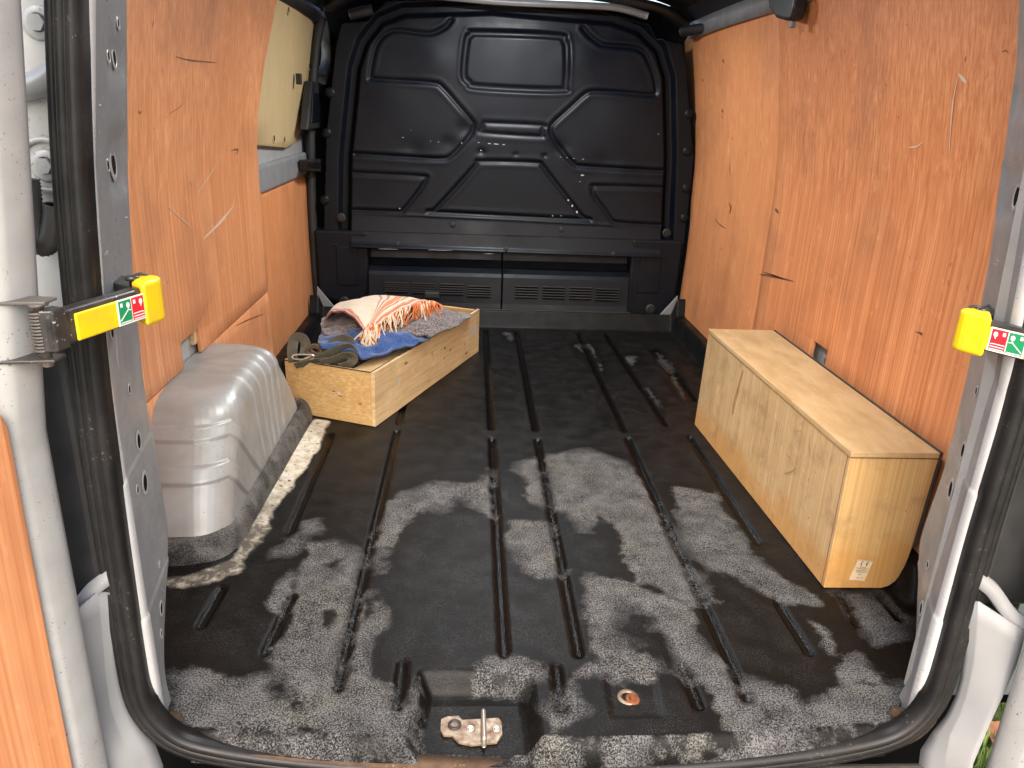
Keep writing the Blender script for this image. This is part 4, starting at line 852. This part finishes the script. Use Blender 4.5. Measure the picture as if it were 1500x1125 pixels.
    bm_prism(bm, [tuple(hp2+np.array((.004,-.012))), tuple(c1+nrm*.006), tuple(c1+t*.02+nrm*.005), tuple(c1+t*.02-nrm*.014), tuple(hp2+np.array((.002,.012)))], 'Z', z-.024, z+.026)
    o = frombm('knuckle', bm, r, 'strap_black'); bevel_mod(o, .002)
    box('door_plate', (hp2[0]+side*.085, hp2[1]+.012, z-.003), (.05,.01,.075), r, 'strap_black', .003)
    for dz in (-.022,.018): bolt((hp2[0]+side*.078, hp2[1]+.005, z+dz), (0,-1,0), .010, r, 'steel', 'door_bolt')
    return r
A_ = [(-0.6406,-0.1126),(-0.6179,-0.0901),(-0.5666,0.065)]; sl_ = strap(-1, A_[0], A_[1], A_[2], .69, ('sticker_green','sticker_red'))
B2 = [(0.6477,-0.0725),(0.6362,-0.0493),(0.5711,0.0531)]; sr_ = strap(1, B2[0], B2[1], B2[2], .675, ('sticker_green','sticker_red'), .56, (.16,.555))
tag(sl_, 'yellow and black door check strap on the left pillar'); tag(sr_, 'yellow check strap on the right pillar cut by the picture edge')

# ---------------------------------------------------------------- wooden boxes
def boxpart(name, pts8, parent, mat, bev=.0012):
    bm = bmesh.new(); v_ = [bm.verts.new(p) for p in pts8]
    for q in ((0,3,2,1),(4,5,6,7),(0,1,5,4),(1,2,6,5),(2,3,7,6),(3,0,4,7)): bm.faces.new([v_[i] for i in q])
    o = frombm(name, bm, parent, mat); bevel_mod(o, bev, 2); return o
T = .012
rb = empty('wooden_box', (.72,.83,0)); tag(rb, 'closed pale wooden box with a small paper label standing against the right wall', 'box', 'wooden wheel arch boxes')
def loc(o, root): 
    o.matrix_parent_inverse = Matrix.Identity(4); o.location = -Vector(root.location) if o.parent is root else o.location; return o
y0, y1, xb, xt0, hh = .375, 1.277, .637, .637, .3245
# side panel (long, facing the aisle), tapering slightly to the far end
fx0, fx1 = .637, .600
loc(boxpart('side_panel', [(fx0,y0,.001),(fx1,y1,.001),(fx1+T,y1,.001),(fx0+T,y0,.001),(fx0,y0,hh-T),(fx1+.008,y1,hh-T),(fx1+T+.008,y1,hh-T),(fx0+T,y0,hh-T)], rb, 'oak_side'), rb)
loc(boxpart('top_panel', [(fx0-.001,y0-.001,hh-T+.0004),(fx1+.006,y1+.001,hh-T+.0004),(.812,y1+.001,hh-T+.0004),(.822,y0-.001,hh-T+.0004),(fx0-.001,y0-.001,hh),(fx1+.006,y1+.001,hh),(.812,y1+.001,hh),(.822,y0-.001,hh)], rb, 'oak_top'), rb)
ep = [(fx0+.0005,.001),(.765,.001),(.780,.006),(.793,.018),(.803,.040),(.809,.075),(.812,.105),(.8215,hh-T),(fx0+.0005,hh-T)]
e_ = prism('end_panel', ep, 'Y', y0-.0005, y0+T, rb, 'oak_v', .001); loc(e_, rb)
e2_ = prism('end_panel', [(p[0]-.03, p[1]) for p in ep], 'Y', y1-T, y1+.0005, rb, 'oak_v', .001); loc(e2_, rb)
# black edging down the wall side, with dark filler along the joints
loc(boxpart('edge_strip', [(.813,y0-.002,.105),(.813,y0+.012,.105),(.819,y0+.012,.105),(.819,y0-.002,.105),(.8215,y0-.002,hh-T),(.8215,y0+.012,hh-T),(.828,y0+.012,hh-T),(.828,y0-.002,hh-T)], rb, 'edge_black'), rb)
loc(boxpart('edge_strip', [(.8225,y0-.002,hh-.010),(.8125,y1,hh-.010),(.8185,y1,hh-.010),(.8285,y0-.002,hh-.010),(.8225,y0-.002,hh+.002),(.8125,y1,hh+.002),(.8185,y1,hh+.002),(.8285,y0-.002,hh+.002)], rb, 'edge_black'), rb)
sweep('joint_line', [(fx0-.0012,y0-.0012,hh-.0125),(fx1+.0068,y1,hh-.0125)], rect(.0014,.0012), rb, 'stain_brown', smooth=False)
sweep('joint_line', [(fx0-.0005,y0-.0016,hh-.0125),(.820,y0-.0016,hh-.0125)], rect(.0012,.0014), rb, 'scuff_dark', smooth=False)
sweep('joint_line', [(fx0-.0006,y0+.0105,.003),(fx0-.0006,y0+.0105,hh-.014)], rect(.0014,.0012), rb, 'scuff_dark', up=(1,0,0), smooth=False)
for o in rb.children: loc(o, rb)
# CE label on the end
lab = [(0.6993,0.0721),(0.733,0.0689),(0.7234,0.0191),(0.6893,0.0224)]
lb = prism('paper_label', lab, 'Y', y0-.0012, y0-.0004, rb, 'label_paper'); loc(lb, rb)
la = np.array(lab); tl, tr, br, bl = la
def on(u, v): p = tl+(tr-tl)*u+(bl-tl)*v; return (p[0], y0-.0016, p[1])
bm = bmesh.new()
def strip(pts, wd_u, wd_v):
    for (u0, v0), (u1, v1) in zip(pts[:-1], pts[1:]):
        d = np.array((u1-u0, (v1-v0)*1.6)); d /= np.linalg.norm(d)+1e-9; n2 = np.array((-d[1], d[0]/1.6))
        bm.faces.new([bm.verts.new(on(u0+n2[0]*wd_u, v0+n2[1]*wd_u)), bm.verts.new(on(u1+n2[0]*wd_u, v1+n2[1]*wd_u)), bm.verts.new(on(u1-n2[0]*wd_u, v1-n2[1]*wd_u)), bm.verts.new(on(u0-n2[0]*wd_u, v0-n2[1]*wd_u))])
for cx in (.42,.78):
    strip([(cx-.15*math.cos(a)+.02, .15-.105*math.sin(a)) for a in np.linspace(-1.25, 1.25, 12)], .028, 0)
strip([(.66,.15),(.77,.15)], .022, 0)
ce = frombm('ce_mark', bm, lb, 'ink'); 
bm = bmesh.new()
for v, u0, u1, th in ((.33,.30,.72,.022),(.39,.08,.95,.016),(.43,.25,.75,.014),(.50,.10,.92,.022),(.56,.20,.86,.016),(.61,.28,.72,.016),(.71,.40,.62,.020),(.87,.42,.60,.024),(.87,.72,.82,.030),(.015,.0,1.0,.012)):
    u = u0
    while u < u1:
        w_ = .03+random.random()*.08; strip([(u, v), (min(u+w_, u1), v)], th, 0); u += w_+.022
frombm('print_lines', bm, lb, 'ink')['kind'] = 'stuff'
for o in lb.children: o.location = (0,0,0)
# knocks, a dark curl and a pressed line on the long side
bm = bmesh.new(); rnd = random.Random(5)
def on_side(px): return px
sidep = [(0.9705,0.2943),(0.9955,0.1874),(0.9937,0.1546)]; curl = [(0.5877,0.1895),(0.5965,0.1709),(0.6367,0.1436)]
def side_x(y, z): f_ = (y-y0)/(y1-y0); return fx0+(fx1-fx0)*f_+.008*f_*z/hh-.0008
lines = [(curl, .003)]+rnd_marks(30, y0+.03, y1-.03, .02, .28, .006, .05, .0016, rnd)
for pts, wd in lines:
    c = catmull([(0, p[0], p[1]) for p in pts], 4); n = len(c); L_, R_ = [], []
    for i in range(n):
        tt = c[min(i+1,n-1)]-c[max(i-1,0)]; tt /= np.linalg.norm(tt)+1e-9; k = wd*math.sin(math.pi*(i+.35)/n)*.5
        for s_2, arr in ((1,L_),(-1,R_)): y = c[i][1]-s_2*tt[2]*k; z = c[i][2]+s_2*tt[1]*k; arr.append(bm.verts.new((side_x(y,z), y, z)))
    for i in range(n-1): bm.faces.new((L_[i],L_[i+1],R_[i+1],R_[i]))
o = frombm('scuff_marks', bm, rb, 'stain_brown'); o['kind'] = 'stuff'; loc(o, rb)
bm = bmesh.new(); c = catmull([(0, p[0], p[1]) for p in sidep], 6); L_, R_ = [], []
for i in range(len(c)):
    k = .0045*(.6+.6*random.random()); L_.append(bm.verts.new((side_x(c[i][1]-k,c[i][2]), c[i][1]-k, c[i][2]))); R_.append(bm.verts.new((side_x(c[i][1]+k,c[i][2]), c[i][1]+k, c[i][2])))
for i in range(len(c)-1): bm.faces.new((L_[i],L_[i+1],R_[i+1],R_[i]))
loc(frombm('rub_mark', bm, rb, 'stain_brown'), rb)

# left box, on its back, open to the top
n0 = np.array((-.424,1.215)); u_ = np.array((.326,.799)); LB = np.linalg.norm(u_); u_ = u_/LB; v_ = np.array((-u_[1],u_[0]))*1.0; WB = .318; HB = .180
lbx = empty('wooden_box', (n0[0],n0[1],0)); tag(lbx, 'open pale wooden box full of blankets beside the left wheel arch', 'box', 'wooden wheel arch boxes')
def LP(a, b_, z): p = n0+u_*a+v_*b_; return (p[0], p[1], z)
def lpart(name, a0, a1, b0, b1, z0, z1, mat, z1b=None, par=None):
    z1b = z1 if z1b is None else z1b
    o = boxpart(name, [LP(a0,b0,z0),LP(a1,b0,z0),LP(a1,b1,z0),LP(a0,b1,z0),LP(a0,b0,z1),LP(a1,b0,z1),LP(a1,b1,z1b),LP(a0,b1,z1b)], par or lbx, mat)
    loc(o, lbx) if par is None else None; return o
lpart('side_panel', 0, LB, 0, T, .001, HB, 'oak_long')
e3 = lpart('end_panel', .0, T, T+.0005, WB, .001, HB-.002, 'oak_h')
lpart('end_panel', LB-T, LB, T+.0005, WB, .001, HB-.004, 'oak_h')
lpart('back_panel', T, LB-T, WB-T, WB, .001, HB-.03, 'oak_long')
lpart('bottom_panel', T, LB-T, T, WB-T, .002, .014, 'oak_long')
lpart('inner_board', T+.002, .56, T+.002, .105, .158, .166, 'oak_top', .160)
sweep('edge_strip', [LP(-.001,.012,HB-.001),LP(-.001,WB*.62,HB-.001),LP(-.001,WB*.72,HB+.003),LP(-.001,WB*.8,HB-.001),LP(-.001,WB,HB-.006)], rect(.0025,.003), lbx, 'edge_black', smooth=False)
sweep('edge_strip', [LP(.0,T-.002,HB+.0006),LP(LB,T-.002,HB+.0006)], rect(.003,.0016), lbx, 'edge_black', smooth=False)
bm = bmesh.new(); rnd = random.Random(11)
def mark(fun, a, z, l, h):
    k = 8; bm.faces.new([bm.verts.new(fun(a+l/2*math.cos(6.283*j/k)*(.5+rnd.random()), z+h/2*math.sin(6.283*j/k)*(.5+rnd.random()))) for j in range(k)])
for i in range(7): mark(lambda a, z: LP(-.0009, a, z), .03+rnd.random()*.25, .03+rnd.random()*.12, .003+rnd.random()**3*.02, .002+rnd.random()**2*.008)
for i in range(10): mark(lambda a, z: LP(a, -.0009, z), .05+rnd.random()*.75, .02+rnd.random()*.14, .004+rnd.random()**2*.02, .003+rnd.random()*.008)
frombm('scuff_marks', bm, lbx, 'scuff_dark')['kind'] = 'stuff'
bm = bmesh.new()
for a, z, l, h in ((.125,.093,.010,.008),(.138,.085,.010,.005),(.145,.080,.006,.006),(.150,.077,.008,.003)): mark(lambda p, q: LP(-.0012, p-.0, q), a, z, l, h)
for a, z, l, h in ((.16,.10,.016,.030),(.80,.11,.05,.04)): mark(lambda p, q: LP(p, -.0012, q), a, z, l, h)
frombm('paint_smears', bm, lbx, 'chip_light')['kind'] = 'stuff'
for o in lbx.children: loc(o, lbx)

# ---------------------------------------------------------------- cloths in the box
def cloth(name, ctrl, nu, mat, label, cat, fold=.006, sc=14, thick=.006, seed=0, parent=None):
    G = np.array(ctrl, float)                              # rows x cols x 3
    R1 = np.array([catmull(G[:, j], nu) for j in range(G.shape[1])])      # cols x R x 3
    R2 = np.array([catmull(R1[:, i], nu) for i in range(R1.shape[1])])    # R x C x 3
    nR, nC = R2.shape[:2]; V = R2.reshape(-1,3)
    q = np.stack([V[:,0]*1.0+seed, V[:,1]*.75+V[:,2]*.8], 1)
    n = vnoise(q, sc, 3)+1.1*(.25-np.abs(vnoise(q+5.5, sc*1.3, 2)))*1.2
    V = V+np.c_[vnoise(q+3, sc, 2)*fold*.5, -n*fold*.8, n*fold*1.6]
    s = np.tile(np.linspace(0, 1, nC), nR); t_ = np.repeat(np.linspace(0, 1, nR), nC)
    o = bigmesh(name, V, grid_faces(nR, nC), parent, mat, {'s': s, 't': t_}); solidify(o, thick, 0)
    if label: tag(o, label, cat)
    return o, R2
thr, TG = cloth('throw', [[(-0.6575,1.72,0.1977),(-0.647,1.85,0.2049),(-0.5448,1.95,0.2143),(-0.3993,1.95,0.218),(-0.2233,1.85,0.2101)], [(-0.621,1.62,0.2531),(-0.599,1.72,0.26),(-0.4988,1.8,0.2735),(-0.3719,1.78,0.2764),(-0.2715,1.72,0.2759)],
   [(-0.5486,1.52,0.2789),(-0.5327,1.6,0.2823),(-0.4696,1.66,0.2908),(-0.3843,1.64,0.293),(-0.3363,1.6,0.2897)], [(-0.5103,1.47,0.27),(-0.4989,1.52,0.2754),(-0.465,1.56,0.2824),(-0.4293,1.55,0.2858),(-0.3943,1.52,0.2804)], [(-0.4778,1.42,0.2433),(-0.4735,1.44,0.2514),(-0.4669,1.46,0.2598),(-0.4557,1.46,0.2624),(-0.4414,1.45,0.2563)]], 10, 'cloth_throw',
   'cream throw with red and orange stripes and fringe on top of the pile', 'blanket', fold=.007, sc=13, seed=2)
# fringe: knotted tassels hanging from the striped edge
edge_pts = TG[:, -1]; bmo, bmc = bmesh.new(), bmesh.new(); rnd = random.Random(21)
tip = TG[-1]
base = list(edge_pts)+list(tip[::-1])
for i in range(150):
    k = rnd.random()*(len(base)-1); p = np.array(base[int(k)])+(np.array(base[min(int(k)+1, len(base)-1)])-np.array(base[int(k)]))*(k % 1)
    l = .035+rnd.random()*.045; dx = rnd.gauss(.004, .016); pts = [p+np.array((0,-.002,.006)), p+np.array((dx*.5+.004, -.020-.01*rnd.random(), .004-l*.25)), p+np.array((dx+rnd.gauss(0,.006), -.03-.012*rnd.random(), -l*.65)), p+np.array((dx*1.3+rnd.gauss(0,.01), -.03-.012*rnd.random(), -l))]
    tr = int(k)/len(base); tgt = bmo if rnd.random() < (.72 if tr < .30 else .35) else bmc
    sweep('x', catmull(pts, 4), circ(.0021+rnd.random()*.0016, 5), None, None, up=(.3,1,.1), bm_out=tgt)
frombm('fringe', bmo, thr, 'fringe_orange', True)['kind'] = 'stuff'; frombm('fringe', bmc, thr, 'fringe_cream', True)['kind'] = 'stuff'
cloth('grey_blanket', [[(-0.6826,1.92,0.1312),(-0.5326,1.95,0.1763),(-0.373,1.95,0.1913),(-0.2442,1.93,0.1887),(-0.1373,1.93,0.1748)], [(-0.6766,1.78,0.1756),(-0.5251,1.8,0.2261),(-0.3613,1.8,0.2355),(-0.2404,1.82,0.2202),(-0.1322,1.86,0.1909)],
   [(-0.6539,1.62,0.2006),(-0.5401,1.64,0.2275),(-0.3968,1.64,0.2434),(-0.2637,1.66,0.2313),(-0.1766,1.7,0.1995)], [(-0.6268,1.5,0.2188),(-0.5347,1.52,0.2223),(-0.4098,1.53,0.232),(-0.2999,1.54,0.2269),(-0.2227,1.6,0.1992)], [(-0.6151,1.46,0.219),(-0.5276,1.47,0.2181),(-0.4039,1.47,0.2257),(-0.3031,1.48,0.2156),(-0.27,1.5,0.196)]], 9, 'cloth_grey',
   'speckled dark grey wool blanket under the striped throw', 'blanket', fold=.015, sc=12, seed=5, thick=.008)
cloth('blue_cloth', [[(-0.6362,1.56,0.1987),(-0.5438,1.58,0.2097),(-0.4385,1.58,0.2171),(-0.3448,1.58,0.2046),(-0.2693,1.58,0.1866)], [(-0.6291,1.44,0.2223),(-0.5384,1.47,0.2296),(-0.4488,1.47,0.227),(-0.3454,1.47,0.2176),(-0.2746,1.5,0.2055)],
   [(-0.6201,1.38,0.2244),(-0.5326,1.4,0.2203),(-0.4531,1.41,0.2145),(-0.3659,1.42,0.2064),(-0.3118,1.44,0.1991)], [(-0.6044,1.34,0.2189),(-0.5125,1.35,0.2088),(-0.4669,1.36,0.1975),(-0.4041,1.38,0.1972),(-0.3407,1.41,0.2031)], [(-0.5944,1.33,0.2133),(-0.4965,1.325,0.199),(-0.4686,1.32,0.1809),(-0.422,1.345,0.1942),(-0.3611,1.39,0.2019)]], 9, 'cloth_blue',
   'crumpled blue cloth in front of the grey blanket', 'cloth', fold=.015, sc=12, seed=9)
# webbing strap with buckle and a bit of rope
ws = empty('webbing_strap', LP(.06,.2,.12)); tag(ws, 'olive webbing strap with metal buckle bundled at the near end of the open box', 'strap')
def web(name, pts, mat='webbing', wd=.032, up=(0,0,1)):
    return sweep(name, catmull(pts, 8), [(-wd/2,-.0012),(wd/2,-.0012),(wd/2,.0012),(-wd/2,.0012)], ws, mat, up=up, smooth=False)
web('webbing', [(-0.6875,1.32,0.1739),(-0.6934,1.335,0.2005),(-0.6906,1.35,0.2319),(-0.6794,1.36,0.2426),(-0.6626,1.36,0.2385),(-0.6531,1.35,0.2192),(-0.6547,1.33,0.1939)], up=(0,1,.2))
web('webbing', [(-0.6624,1.3,0.1722),(-0.6002,1.31,0.1926),(-0.5415,1.32,0.2221),(-0.5134,1.33,0.2241),(-0.4997,1.32,0.2096),(-0.5117,1.31,0.1855)], up=(0,1,.7))
web('webbing', [(-0.5961,1.285,0.1831),(-0.5545,1.29,0.1957),(-0.5171,1.295,0.2082),(-0.4977,1.29,0.2014),(-0.5081,1.285,0.1827),(-0.5412,1.28,0.1748)], up=(0,1,.8))
web('webbing', [(-0.5884,1.34,0.1967),(-0.5736,1.36,0.2225),(-0.5446,1.37,0.2382),(-0.5211,1.37,0.2342),(-0.5117,1.36,0.2148)], up=(0,1,.4))
web('webbing', [(-0.6783,1.295,0.169),(-0.6368,1.3,0.1794),(-0.5881,1.3,0.1872),(-0.5363,1.305,0.1867),(-0.4947,1.31,0.1882)], up=(0,1,.9), wd=.03)
bk = [(-0.6806,1.305,0.2014),(-0.6261,1.305,0.2026),(-0.6257,1.3,0.1909),(-0.6802,1.3,0.1897)]
sweep('buckle', catmull(bk, 4, True), circ(.0032, 6), ws, 'steel', up=(0,1,0), closed=True)
ropt = [(-0.6531,1.335,0.2014),(-0.6372,1.345,0.2189),(-0.619,1.35,0.22),(-0.6014,1.345,0.2107),(-0.5937,1.335,0.2004),(-0.6162,1.33,0.1993),(-0.6369,1.34,0.2069),(-0.6277,1.35,0.2153),(-0.6041,1.335,0.207),(-0.6197,1.325,0.1963),(-0.6406,1.325,0.2004)]
sweep('rope', catmull(ropt, 6), circ(.0055, 7), ws, 'rope', up=(.2,1,.1))
for o in ws.children: o.location = -Vector(ws.location)
# old liner cloth down in the box so the load does not float
cloth('packing_blanket', [[LP(.03,.30,.11),LP(.2,.30,.14),LP(.45,.29,.15),LP(.8,.28,.12)],[LP(.03,.2,.12),LP(.2,.2,.15),LP(.45,.2,.16),LP(.8,.2,.13)],[LP(.03,.10,.10),LP(.2,.10,.09),LP(.45,.10,.12),LP(.8,.08,.12)],[LP(.03,.03,.05),LP(.2,.03,.05),LP(.45,.03,.07),LP(.8,.03,.08)]], 8, 'cloth_grey',
   'dark blanket packed low in the open box beneath the straps', 'blanket', fold=.008, sc=9, seed=13)
S.render.film_transparent = False
